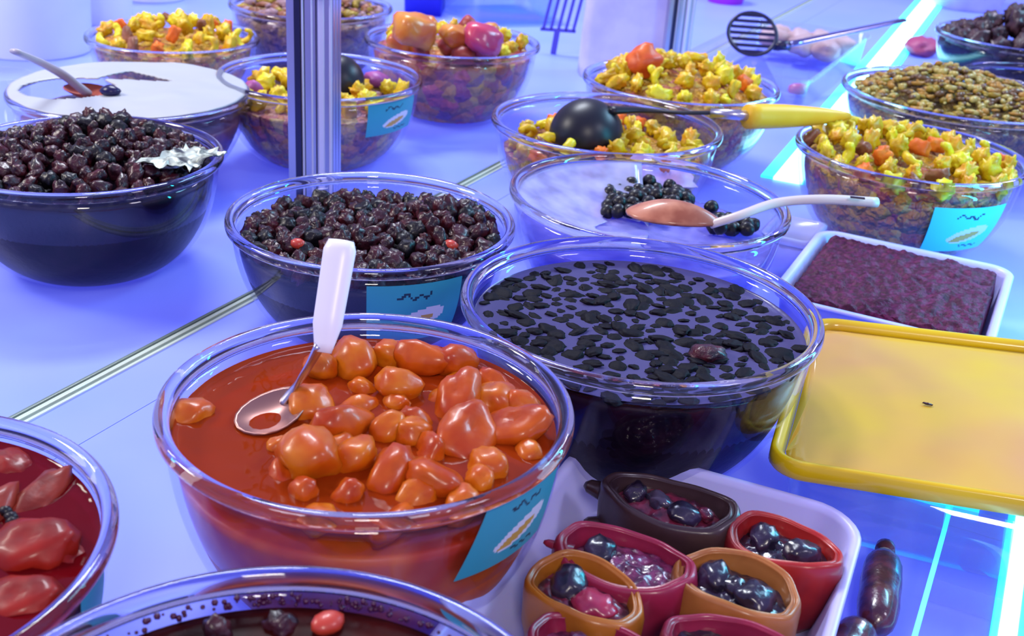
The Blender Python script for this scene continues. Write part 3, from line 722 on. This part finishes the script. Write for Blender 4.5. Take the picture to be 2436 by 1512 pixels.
# wooden-look spoon
root = empty('serving_spoon', at(1600, 528, .104)); tag(root, 'brown spoon with beige handle across the black ball bowl', 'spoon'); base = Vector(root.location)
v, f = spoon_bowl(.040, .021, .013, .002)
v = [(p[0], p[1], -p[2]) for p in v]; f = [tuple(reversed(q)) for q in f]
ob('spoon_bowl', v, f, WOOD, root, (0, 0, .004), (0, 0, math.radians(-8)))
hp = smoothpath([rel(at(1690, 534, .108)), rel(at(1760, 512, .116)), rel(at(1850, 482, .122)), rel(at(1960, 474, .126)), rel(at(2086, 481, .124))], 28)
ob('handle', *tube_data(hp, [.0042+.0012*i/len(hp) for i in range(len(hp))], 12, .8), BEIGE, root)
box('hanging_slot', (.012, .003, .001), STEELD, root, rel(at(2040, 470, .1305)), (0, 0, -.1), bv=0)
# black ladle with yellow handle
def dome(R, n=24, m_=12, th=.0015, hh=1.0):
    pr = [(max(.0004, R*math.sin(PI/2*i/m_)), R*hh*math.cos(PI/2*i/m_)) for i in range(m_+1)]
    pr += [(max(.0004, (R-th)*math.sin(PI/2*i/m_)), (R-th)*hh*math.cos(PI/2*i/m_)) for i in range(m_, -1, -1)]
    return lathe_data(pr, n)
c = at(1397, 296, .103)
root = empty('ladle', c); tag(root, 'black ladle turned over on yellow vegetables, with yellow handle', 'ladle'); base = Vector(c)
ob('ladle_cup', *dome(.0400, 40, 14, .002, .98), BLACK, root, (0, 0, -.012), (.10, -.12, 0))
nk = smoothpath([rel(at(1450, 262, .122)), rel(at(1530, 262, .122)), rel(at(1620, 268, .124)), rel(at(1700, 268, .126))], 18)
ob('neck', *tube_data(nk, [.0075-.004*min(1, i/9) for i in range(len(nk))], 12, .6), BLACK, root)
nk = [rel(at(1690, 268, .126)), rel(at(1740, 272, .127)), rel(at(1785, 276, .128))]
ob('ferrule', *tube_data(nk, [.0048, .0055, .0055], 12), STEEL, root)
nk = [rel(at(1778, 277, .128).lerp(at(2020, 276, .120), k/12)) for k in range(13)]
ob('handle', *tube_data(nk, [.0128, .0132, .0132, .013, .0128, .0122, .0115, .0107, .0098, .0087, .0074, .006, .0035], 18), YHANDLE, root)
# black ladle in the mixed bowl
c = at(800, 175, .100)
root = empty('ladle', c); tag(root, 'dark ladle half hidden by the steel post', 'ladle'); base = Vector(c)
ob('ladle_cup', *dome(.034, 32, 12, .002, 1.1), BLACK, root, (0, 0, -.014), (.15, .35, 0))
ob('handle', *tube_data(smoothpath([rel(at(790, 150, .125)), rel(at(770, 60, .19)), rel(at(758, -60, .27))], 16), .005, 10, .6), BLACK, root)
# covered bowl: lid and spoon
t, x, y, R, h = BOWL['cover']
filling('cover', 'red_brown_paste', 'reddish brown paste under the half lid', 'paste', mat('paste_rb', (110, 60, 70), .4, c2=(140, 80, 80), scale=50, coat=.3), .070, .004, .004, seed=40)
lidm = []
Rl = R-.004; n = 64
V, F = [], []
def in_tri(X, Y, T):
    s_ = [(T[(k+1) % 3][0]-T[k][0])*(Y-T[k][1])-(T[(k+1) % 3][1]-T[k][1])*(X-T[k][0]) for k in range(3)]
    return all(q > 0 for q in s_) or all(q < 0 for q in s_)
def holes(X, Y):
    return (((X+.058)/.050)**2+((Y+.026)/.044)**2 < 1) or in_tri(X, Y, ((-.045, .012), (.040, .030), (-.022, .066)))
G_ = 72
idx = {}
for j in range(G_+1):
    for i in range(G_+1):
        X, Y = (i/G_*2-1), (j/G_*2-1)
        # square to disc
        dx, dy = X*math.sqrt(max(0, 1-Y*Y/2)), Y*math.sqrt(max(0, 1-X*X/2))
        X, Y = dx*Rl, dy*Rl
        z = h+.0015+.003*(1-(dx*dx+dy*dy))+.0015*fbm((X, Y, 0), 25, 2, 5)
        idx[i, j] = len(V); V.append((X, Y, z))
for j in range(G_):
    for i in range(G_):
        q = (idx[i, j], idx[i+1, j], idx[i+1, j+1], idx[i, j+1]); cx_ = sum(V[k][0] for k in q)/4; cy_ = sum(V[k][1] for k in q)/4
        if not holes(cx_, cy_): F.append(q)
o = ob('half_lid', V, F, WHITE, None, (x, y, 0)); m = o.modifiers.new('th', 'SOLIDIFY'); m.thickness = .0016
tag(o, 'white lid with two openings on the left back bowl', 'lid')
root = empty('serving_spoon', at(215, 225, .088)); tag(root, 'spoon with grey handle leaning out of the half covered bowl', 'spoon'); base = Vector(root.location)
ob('spoon_bowl', *spoon_bowl(.034, .020, .009), mat('paste_spoon', (170, 90, 78), .4), root, (0, 0, .006), (0, 0, -.5))
hp = smoothpath([rel(at(205, 220, .095)), rel(at(150, 178, .120)), rel(at(95, 148, .145)), rel(at(35, 122, .165))], 18)
ob('handle', *tube_data(hp, [.0085-.0028*i/18 for i in range(len(hp))], 12, .5), mat('grey_handle', (176, 172, 182), .3), root)
tag(link('dark_grape', piece_blob('dark_grape', mat('dark_navy', (22, 16, 70), .3), .011, .008, .006, .2, 1.2, 3, 2), None, at(262, 216, .108)), 'dark blue piece on the white half lid', 'fruit')

# ---------------------------------------------------------------- trays
def tray(name, c, rz, hx, hy, h, m, label, cat, r=.022, th=.002, flare=.006, lip=.004, bulge=0):
    t = empty(name, c, rz); tag(t, label, cat)
    def ring(dx, z, rr=r): return [(p[0], p[1], z) for p in rrect(hx+dx, hy+dx, max(.004, rr+dx), 8)]
    fl = -flare
    R_ = [ring(fl-.006, 0), ring(fl, .004), ring(-.001, h-.004), ring(lip, h-.003), ring(lip+.001, h-.001), ring(lip, h), ring(-.001, h-.0004), ring(-th-.001, h-.004), ring(fl-th, .006), ring(fl-th-.006, th+.001)]
    ob('shell', *loft(R_, True, True), m, t)
    return t
def lay(c, rz, p):
    return Vector(c)+Matrix.Rotation(rz, 3, 'Z') @ Vector(p)
# purple paste tray
c = (Vector((.300, 1.077, 0))+E2*.0875-E1*.095); c.z = 0
tray('food_tray', c, CROT, .0865, .094, .050, TRAYW, 'white rectangular tray of purple minced paste', 'tray', r=.018)
n = 70; V = []; F = []
hx, hy = .0790, .0870
def rect_r(u, v_, hx, hy, r): # square grid to rounded rect
    X, Y = u*hx, v_*hy
    k = max(0, abs(X)-(hx-r)), max(0, abs(Y)-(hy-r)); d = math.hypot(*k)
    if d > r:
        X = math.copysign(hx-r+k[0]*r/d, X); Y = math.copysign(hy-r+k[1]*r/d, Y)
    return X, Y
for j in range(n+1):
    for i in range(n+1):
        u, v_ = i/n*2-1, j/n*2-1; X, Y = rect_r(u, v_, hx, hy, .02)
        e = max(abs(u), abs(v_)); z = .0485+.005*(1-e**3)+.0035*fbm((X, Y, 0), 110, 4, 3)
        if e > .995: z = .030
        V.append((X, Y, z))
for j in range(n):
    for i in range(n):
        a = j*(n+1)+i; F.append((a, a+1, a+n+2, a+n+1))
o = ob('purple_paste', V, F, PASTE, None, c, (0, 0, CROT)); tag(o, 'grainy purple minced paste heaped in the white tray', 'paste', None, 'stuff')
# small tub behind the berry bowl
c = at(1872, 640, 0)
t = empty('small_tub', c, CROT); tag(t, 'small clear lidded tub behind the purple liquid bowl', 'tub')
def rr_(hx, hy, r, z): return [(p[0], p[1], z) for p in rrect(hx, hy, r, 5)]
ob('tub_body', *loft([rr_(.020, .030, .008, .001), rr_(.024, .034, .008, .038)]), FROST, t)
ob('tub_lid', *loft([rr_(.026, .036, .009, .038), rr_(.027, .037, .009, .040), rr_(.027, .037, .009, .044), rr_(.022, .032, .008, .0455), rr_(.021, .031, .008, .0435)]), FROST, t)
tag(crumple('grey_food', c+Vector((0, 0, .030)), .015, .022, mat('grey_food', (110, 105, 150), .5, c2=(60, 56, 100), scale=60), .004, CROT, 4, 10), 'grey food inside the small lidded tub', 'food')

# yellow lid on its clear container
TH = math.atan2(.938, .345)-PI/2
l1 = Vector((.345, .938, 0)).normalized(); l2 = Vector((.938, -.345, 0)).normalized()
BL = at(1822, 1092, .060); hxl, hyl = .150, .120
lrot = math.atan2(l1.y, l1.x)-PI/2+math.radians(2.4)
lc = Vector((BL.x, BL.y, 0))+Matrix.Rotation(lrot, 3, 'Z') @ Vector((hxl, hyl, 0))
t = empty('storage_box', lc, lrot); tag(t, 'clear plastic storage box under the yellow lid', 'box')
def rg(hx, hy, r, z, dz=0): return [(p[0], p[1], z) for p in rrect(hx, hy, r, 8)]
ob('box_body', *loft([rg(hxl-.022, hyl-.022, .02, .0005), rg(hxl-.018, hyl-.018, .022, .004), rg(hxl-.010, hyl-.010, .024, .050), rg(hxl-.0115, hyl-.0115, .023, .050), rg(hxl-.0195, hyl-.0195, .021, .005), rg(hxl-.023, hyl-.023, .02, .003)]), ACRYL, t)
t = empty('box_lid', lc+Vector((0, 0, .048)), lrot); tag(t, 'yellow plastic lid lying on the clear box at right', 'lid')
t.matrix_world = Matrix.Translation(lc+Vector((0, 0, .048))) @ Matrix.Rotation(lrot, 4, 'Z') @ Matrix.Translation((-hxl, 0, 0)) @ Matrix.Rotation(math.radians(-4.8), 4, 'Y') @ Matrix.Translation((hxl, 0, 0))
ob('lid_rim', *loft([rg(hxl-.001, hyl-.001, .024, 0), rg(hxl, hyl, .024, .002), rg(hxl-.001, hyl-.001, .024, .0105), rg(hxl-.0025, hyl-.0025, .022, .0118), rg(hxl-.005, hyl-.005, .020, .0118), rg(hxl-.0075, hyl-.0075, .018, .0095), rg(hxl-.0100, hyl-.0100, .018, .004), rg(hxl-.006, hyl-.006, .020, .002)], False, False), YELLOWP, t)
n = 40; V, F = [], []
for j in range(n+1):
    for i in range(n+1):
        u, v_ = i/n*2-1, j/n*2-1; X, Y = rect_r(u, v_, hxl-.0102, hyl-.0102, .018)
        e = max(abs(u), abs(v_)); z = .0058+.0022*fbm((X, Y, 0), 11, 2, 8)*(1-e**6)
        if e > .985: z = .0046
        V.append((X, Y, z))
for j in range(n):
    for i in range(n):
        a = j*(n+1)+i; F.append((a, a+1, a+n+2, a+n+1))
o = ob('lid_panel', V, F, LIDMID, t); m = o.modifiers.new('th', 'SOLIDIFY'); m.thickness = .0015
tag(link('crumb', piece_blob('crumb', JAM[1], .004, .0013, .0008, .2, 1.4, 2, 1), None, at(2207, 960, .0640), (0, 0, -.4)), 'small dark crumb lying on the yellow lid', 'crumb')

# clear bin lower right
bc = Vector((.308, .560, 0))-E1*.03
t = empty('acrylic_bin', bc, CROT); tag(t, 'empty clear acrylic bin at the lower right corner', 'bin')
bw, bl, bh_ = .046, .105, .030
for nm, sz, lc2 in (('side_wall', (.003, 2*bl, bh_), (-bw, 0, bh_/2+.001)), ('side_wall', (.003, 2*bl, bh_), (bw, 0, bh_/2+.001)), ('end_wall', (2*bw, .003, bh_), (0, bl, bh_/2+.001)), ('end_wall', (2*bw, .003, bh_), (0, -bl, bh_/2+.001)), ('divider', (2*bw-.004, .002, .016), (0, .015, .009))):
    box(nm, sz, ACRYL, t, lc2, bv=.0006)
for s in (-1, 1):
    box('glow_edge', (.0028, 2*bl, .0012), CGLOW, t, (s*bw, 0, bh_+.0016), bv=0)  # light leaving the acrylic edges is put in as emission
box('bin_floor', (2*bw, 2*bl, .0012), ACRYL, t, (0, 0, .0008), bv=0)

# dark sausages
SAUS = mat('sausage_skin', (62, 26, 42), .28, c2=(96, 44, 58), scale=120, coat=.7, bump=.8, bscale=160)
def sausage(p0, p1, r, label, nub=True):
    p0, p1 = Vector(p0), Vector(p1); c_ = (p0+p1)/2; t = empty('dried_sausage', c_); tag(t, label, 'sausage', 'dark sausages by the tray')
    d = (p1-p0); n = 18; pts, rr = [], []
    for i in range(n+1):
        q = i/n; pts.append(p0-c_+d*q+Vector((0, 0, .0)))
        rr.append(r*max(.12, (1-abs(2*q-1)**5)**.5)*(1+.015*math.sin(i*1.3)))
    ob('casing', *tube_data(pts, rr, 18), SAUS, t)
    if nub:
        e = d.normalized(); q = p1-c_
        ob('tied_end', *tube_data([q-e*.002, q+e*.001, q+e*.005, q+e*.010, q+e*.013], [.004, .0032, .0062, .0058, .002], 14), SAUS, t)
        ob('string', *tube_data([q-e*.0012, q+e*.0012], [.0052, .0052], 14), WHITE, t)
    return t
sausage(at(2082, 1500, .014), at(2104, 1320, .014), .0120, 'dark dried sausage lying beside the white tray')
sausage(at(1985, 1600, .014), at(2050, 1490, .014), .0120, 'second dark sausage end at the bottom edge', nub=False)

# ---------------------------------------------------------------- stuffed fruit tray
tc_ = Vector((.0500, .6400, 0)); trz = math.atan2(.927, .375)-PI/2
a1 = Vector((.375, .927, 0)); a2 = Vector((.927, -.375, 0))
hx, hy = .0880, .130
tc_ = Vector((.0545, .650, 0))+a2*hx-a1*hy
tray('food_tray', tc_, trz, hx, hy, .045, TRAYW, 'white plastic tray of stuffed fruit rolls at the front', 'tray', r=.030, flare=.010, lip=.003)
def stuffed(c, rz, a, b, h, skin, fill, label, nseed, nuts=(), stalk=None, pinkbit=None, inner=.80):
    t = empty('stuffed_fruit', c, rz); tag(t, label, 'stuffed fruit', 'stuffed fruit in the white tray')
    n = 56
    def ring(k, z, s=0):
        out = []
        for i in range(n):
            an = 2*PI*i/n; e = 2.2
            r = (abs(math.cos(an))**e+abs(math.sin(an))**e)**(-1/e)
            wob = 1+.07*noise.noise(Vector((math.cos(an)*1.3, math.sin(an)*1.3, nseed+z*14)))+.012*math.sin(an*9+nseed+z*150)
            out.append((math.cos(an)*r*a*k*wob, math.sin(an)*r*b*k*wob, z+.0025*math.sin(an*2+nseed)*(z/h)))
        return out
    th = inner
    prof = [(.70, 0), (.84, h*.12), (.96, h*.4), (1.0, h*.66), (1.0, h*.84), (.975, h*.95), (.93, h*1.0), (.885, h*.985), (.87, h*.955), (.855, h*.965), (.82, h*.985), (th+.03, h*.96), (th, h*.90), (th-.03, h*.78), (th-.06, h*.6)]
    ob('skin', *loft([ring(k, z) for k, z in prof]), skin, t)
    m_ = 14; V, F = [], []
    for j in range(m_+1):
        q = j/m_
        for i in range(n):
            an = 2*PI*i/n; e = 2.2; r = (abs(math.cos(an))**e+abs(math.sin(an))**e)**(-1/e)
            X, Y = math.cos(an)*r*a*(th-.02)*q, math.sin(an)*r*b*(th-.02)*q
            V.append((X, Y, h*.80+h*.10*(1-q*q)+.0022*fbm((X, Y, nseed), 190, 3, nseed)))
    for j in range(m_):
        for i in range(n):
            l = (i+1) % n; F.append((j*n+i, j*n+l, (j+1)*n+l, (j+1)*n+i))
    ob('filling', V, F, fill, t)
    for (u, v_, s, mm) in nuts:
        link('fruit_bit', piece_blob('fruit_bit', mm, .0095, .0075, .0058, .28, 1.7, int(u*40+nseed*3) % 97, 3), t, (u*a*th, v_*b*th, h*.90), (.3*u, .2, u*3+v_), (s, s, s))
    if stalk:
        vs = []
        for (ang, ln, rr0, zz) in stalk:
            d = Vector((math.cos(ang), math.sin(ang), .1)); p = Vector((math.cos(ang)*a*.9, math.sin(ang)*b*.9, zz))
            vs.append(tube_data([p-d*.006, p+d*ln*.4, p+d*ln*.8, p+d*ln], [rr0*1.4, rr0, rr0*.8, rr0*.35], 8, .6))
        ob('stalk', *merge(*vs), skin, t)
    if pinkbit:
        link('pink_bit', piece_blob('pink_bit', PK, .012, .010, .005, .3, 1.8, 5, 3), t, (pinkbit[0]*a*th, pinkbit[1]*b*th, h*.90))
    return t
SK_DK = mat('dark_skin', (62, 44, 48), .32, c2=(44, 28, 36), scale=30, coat=.2, bump=.3, bscale=90)
SK_MG = mat('magenta_skin', (150, 34, 70), .36, c2=(120, 22, 50), scale=30, coat=.2, bump=.3, bscale=90, sss=.15)
SK_RD = mat('red_skin', (172, 38, 36), .36, c2=(132, 24, 32), scale=30, coat=.2, bump=.3, bscale=90, sss=.15)
SK_GD = mat('golden_skin', (176, 106, 32), .36, c2=(140, 76, 22), scale=30, coat=.2, bump=.3, bscale=90, sss=.15)
SK_GD2 = mat('tan_skin', (176, 112, 56), .36, c2=(140, 80, 34), scale=30, coat=.2, bump=.3, bscale=90, sss=.15)
PK = mat('pink_filling', (176, 44, 78), .35, c2=(140, 30, 70), scale=60, coat=.5)
FB = mat('black_filling', (22, 16, 30), .25, c2=(46, 30, 56), scale=90, coat=.7, bump=.6, bscale=260)
FP = mat('purple_filling', (66, 24, 56), .28, c2=(120, 46, 90), scale=170, coat=.7, bump=.8, bscale=260)
FR = mat('ruby_filling', (60, 24, 44), .28, c2=(120, 36, 62), scale=120, coat=.6, bump=.6, bscale=220)
GR = mat('grape', (26, 20, 38), .28, c2=(50, 38, 68), scale=60, coat=.4, bump=.6)
GR2 = mat('grey_grape', (82, 72, 92), .22, c2=(50, 40, 64), scale=60, coat=.8)
hz = .050
def flo(px, py, z=hz-.002):
    p = at(px, py, z); return Vector((p.x, p.y, .004))
stuffed(flo(1588, 1203), math.radians(-24), .0430, .0255, hz, SK_DK, FR, 'dark brown stuffed fruit with black stalk at the tray back', 1, [(-.15, 0, .9, GR2), (.35, -.2, 1.1, GR), (-.6, .1, .9, FB), (.65, .1, .7, FR)], stalk=[(PI, .014, .007, .040), (PI+.45, .012, .006, .024), (PI-.3, .008, .005, .034)])
stuffed(flo(1488, 1340), math.radians(-23), .0400, .0275, hz, SK_MG, FP, 'magenta stuffed fruit with grainy purple filling', 2, [(-.5, .1, 1.1, GR)], stalk=[(PI+.15, .011, .0035, .044)])
stuffed(flo(1866, 1305), math.radians(-27), .0335, .0235, hz, SK_RD, FB, 'red stuffed fruit with two black grapes at the right', 3, [(-.45, .1, 1.1, GR), (.35, 0, 1.25, GR)])
stuffed(flo(1385, 1415), math.radians(-38), .0345, .0255, hz, SK_GD, FR, 'golden stuffed fruit with pink piece at the left front', 4, [(-.35, .05, 1.3, GR), (-.5, .3, .8, FB)], pinkbit=(.35, -.15), inner=.78)
stuffed(flo(1752, 1402), math.radians(-27), .0360, .0260, hz, SK_GD2, FB, 'tan stuffed fruit with glossy dark grapes in the middle', 5, [(-.45, .1, 1.25, GR), (.4, -.15, 1.35, GR), (0, 0, .9, FB)])
stuffed(flo(1735, 1560), math.radians(-27), .0370, .0250, hz, SK_MG, FB, 'magenta stuffed fruit cut by the bottom edge below the tan one', 6, [(.2, 0, 1, GR)])
stuffed(flo(1410, 1560), math.radians(-30), .0350, .0250, hz, SK_MG, FP, 'magenta stuffed fruit below the golden one at the bottom edge', 7, [(-.2, 0, 1, FP), (.4, .1, .9, FR)])

# ---------------------------------------------------------------- things at the back
# long clear tray with beige food and skimmer
ct = Vector((.43, 1.70, 0))+E1*.24-E2*.125
tray('clear_tray', ct, CROT, .105, .235, .055, ACRYL, 'clear rectangular tray with black slotted skimmer at the back right', 'tray', r=.02)
bb = [piece_blob('beige_piece', BEIGEF, .030, .024, .018, .3, 1.2, 110+i, 3) for i in range(3)]
for i, (u, v_) in enumerate([(-.05, .15), (-.01, .19), (.04, .16), (.07, .19), (.01, .13), (.06, .12), (-.06, .20), (.03, .205)]):
    tag(link('beige_piece', bb[i % 3], None, lay(ct, CROT, (u*.9, v_-.01 if v_ < .1 else v_, .036)), (0, 0, i)), 'pinkish beige food piece in the clear back tray', 'food', 'beige pieces in the clear tray')
# skimmer: round slotted disc, standing tilted
c = at(1790, 80, .095)
root = empty('skimmer', c); tag(root, 'black round slotted skimmer with steel handle', 'skimmer'); base = Vector(c)
R_ = .040
pr = [(R_-.005, -.0015), (R_, -.0015), (R_+.001, 0), (R_, .0015), (R_-.005, .0015)]
fr_ = Matrix.Rotation(math.radians(-48), 3, 'X')
def tilt_v(v): return [tuple(fr_ @ Vector(p)) for p in v]
v, f = lathe_data(pr, 40, True); BLK2 = mat('dark_violet_nylon', (26, 18, 60), .35)
ob('skimmer_ring', [fr_.inverted() @ Vector(p) for p in v], f, BLK2, root)
for k in range(7):
    yy = -R_*.8+k*R_*.27; hw = math.sqrt(max(.0001, R_**2-yy**2))-.002
    bvv = [(-hw, yy-.0024, -.001), (hw, yy-.0024, -.001), (hw, yy+.0024, -.001), (-hw, yy+.0024, -.001), (-hw, yy-.0024, .001), (hw, yy-.0024, .001), (hw, yy+.0024, .001), (-hw, yy+.0024, .001)]
    ob('slat', [fr_.inverted() @ Vector(p) for p in bvv], [(0, 3, 2, 1), (4, 5, 6, 7), (0, 1, 5, 4), (1, 2, 6, 5), (2, 3, 7, 6), (3, 0, 4, 7)], BLK2, root, smooth=False)
ob('ferrule', *tube_data([rel(at(1840, 108, .080)), rel(at(1880, 108, .082))], .008, 10), BLK2, root)
hp = [rel(at(1865, 108, .082).lerp(at(2150, 48, .100), k/8)) for k in range(9)]
ob('handle', *tube_data(hp, [.0095-.0003*k for k in range(9)], 12, .45), mat('steel_handle', (130, 130, 190), .2, metal=1), root)
# magenta tub, blue box, clear tub, bag, spatula
t = empty('magenta_tub', at(1725, 5, .0)+Vector((0, 0, 0)), 0); tag(t, 'bright magenta plastic tub at the top edge', 'tub')
ob('tub_body', *lathe_data([(.001, 0), (.040, 0), (.048, .045), (.050, .048), (.046, .048), (.038, .004), (.001, .004)], 36), MAG, t)
t = empty('blue_crate', at(1005, 38, 0)+Vector((0, .05, 0)), 0); tag(t, 'deep blue plastic crate at the top edge', 'crate')
v, f = loft([rr_(.036, .05, .006, 0), rr_(.040, .055, .006, .12), rr_(.037, .052, .005, .12), rr_(.033, .047, .005, .005)], True, True)
ob('crate_body', v, f, BLUEP, t)
t = empty('clear_tub', at(1175, 62, 0)+Vector((0, .12, 0)), CROT+.9); tag(t, 'clear rectangular plastic tub with cyan shine at the top edge', 'tub')
ob('tub_body', *loft([rg(.085, .10, .012, .001), rg(.095, .11, .014, .060), rg(.098, .113, .014, .060), rg(.098, .113, .014, .063), rg(.094, .109, .013, .063), rg(.083, .098, .012, .004)]), ACRYL, t)
box('tub_lid', (.19, .22, .004), clear('cyan_shine_clear', (150, 235, 250), ior=1.5, haze=.75, hcol=(190, 250, 255)), t, (0, 0, .066), bv=.001)  # cyan reflections of the clear tub are put into the lid colour
# lavender paper sheet standing behind
def bag(name, c, rz, hx, hy, h, m, label, cat, seed):
    n = 40; rings = []
    for j in range(15):
        q = j/14; z = h*q; ring = []
        for p in rrect(hx*(1-.08*q), hy*(1-.35*q), .012, 9):
            k = 1+.05*noise.noise(Vector((p[0]*14, p[1]*14, z*12+seed)))*(.3+q)
            ring.append((p[0]*k, p[1]*k, z))
        rings.append(ring)
    o = ob(name, *loft(rings), m, None, c, (0, 0, rz)); tag(o, label, cat); return o
PAPER = mat('lavender_paper', (214, 208, 240), .6, c2=(196, 190, 236), scale=18, bump=.5, bscale=30)
bag('paper_bag', at(1478, 190, 0)+Vector((0, .03, 0)), .1, .070, .028, .24, PAPER, 'white paper bag standing between the back bowls', 'bag', 3)
root = empty('slotted_spatula', at(1335, 130, .0)); tag(root, 'violet slotted spatula standing left of the paper bag', 'spatula'); 
SPM = mat('violet_nylon', (84, 76, 180), .35)
for k in range(5):
    box('slat', (.0055, .003, .12), SPM, root, (-.024+k*.013, 0, .100), (0, .18, 0))
box('spatula_rim', (.062, .003, .006), SPM, root, (-.009, 0, .042), (0, .0, 0)); box('spatula_rim', (.062, .003, .006), SPM, root, (.013, 0, .160), (0, 0, 0))
box('handle', (.010, .004, .044), SPM, root, (-.012, 0, .022), (0, .1, 0))
# pale tubs at back left
def round_tub(name, c, r0, r1, h, m, label, cat, lid=None):
    t = empty(name, c); tag(t, label, cat)
    ob('tub_body', *lathe_data([(.001, 0), (r0, 0), (r0+.002, .003), (r1, h-.01), (r1+.003, h-.008), (r1+.003, h), (r1-.001, h), (r0-.002, .004), (.001, .004)], 48), m, t)
    if lid: ob('tub_lid', *lathe_data([(.001, h+.006), (r1-.006, h+.006), (r1+.004, h+.004), (r1+.005, h-.004), (r1+.004, h-.004), (r1+.003, h+.001), (.001, h+.001)], 48), lid, t)
    return t
round_tub('plastic_tub', at(62, 145, 0)+Vector((-.02, .08, 0)), .085, .095, .24, PALE, 'pale yellowish grey tub at the top left corner', 'tub')
round_tub('plastic_tub', at(195, 75, 0)+Vector((0, .10, 0)), .050, .056, .20, PALE2, 'pale white tub right of the yellowish one at the top left', 'tub')
round_tub('plastic_tub', at(300, 30, 0)+Vector((0, .16, 0)), .058, .062, .22, PALE2, 'third pale tub behind the small yellow bowl', 'tub')
round_tub('plastic_tub', at(440, 15, 0)+Vector((.02, .30, 0)), .060, .064, .22, PALE, 'pale grey tub behind between the back left bowls', 'tub')
round_tub('clear_cup', at(15, 310, 0), .026, .034, .07, ACRYL, 'small clear cup at the left edge behind the dark jam', 'cup')
round_tub('clear_cup', at(2330, 60, 0)+Vector((.05, .25, 0)), .08, .10, .14, FROST, 'cloudy clear tub at the top right corner', 'tub')
tag(link('pink_piece', piece_blob('pink_crumb', PINKP, .020, .013, .010, .2, 1.3, 6, 2), None, at(1900, 212, .012)), 'small magenta piece on the counter by the light strip', 'food')
tag(link('pink_piece', piece_blob('red_lump', mat('dusty_pink', (170, 70, 110), .5), .030, .060, .018, .35, 1.3, 7, 3), None, at(2195, 110, .014), (0, 0, CROT)), 'dusty pink food lump right of the bright light strip', 'food')
o = crumple('cream_napkin', at(662, 100, .012), .035, .03, mat('cream_paper', (225, 205, 190), .6), .004, .3, 2, 10); tag(o, 'cream napkin behind the steel post left side', 'napkin')
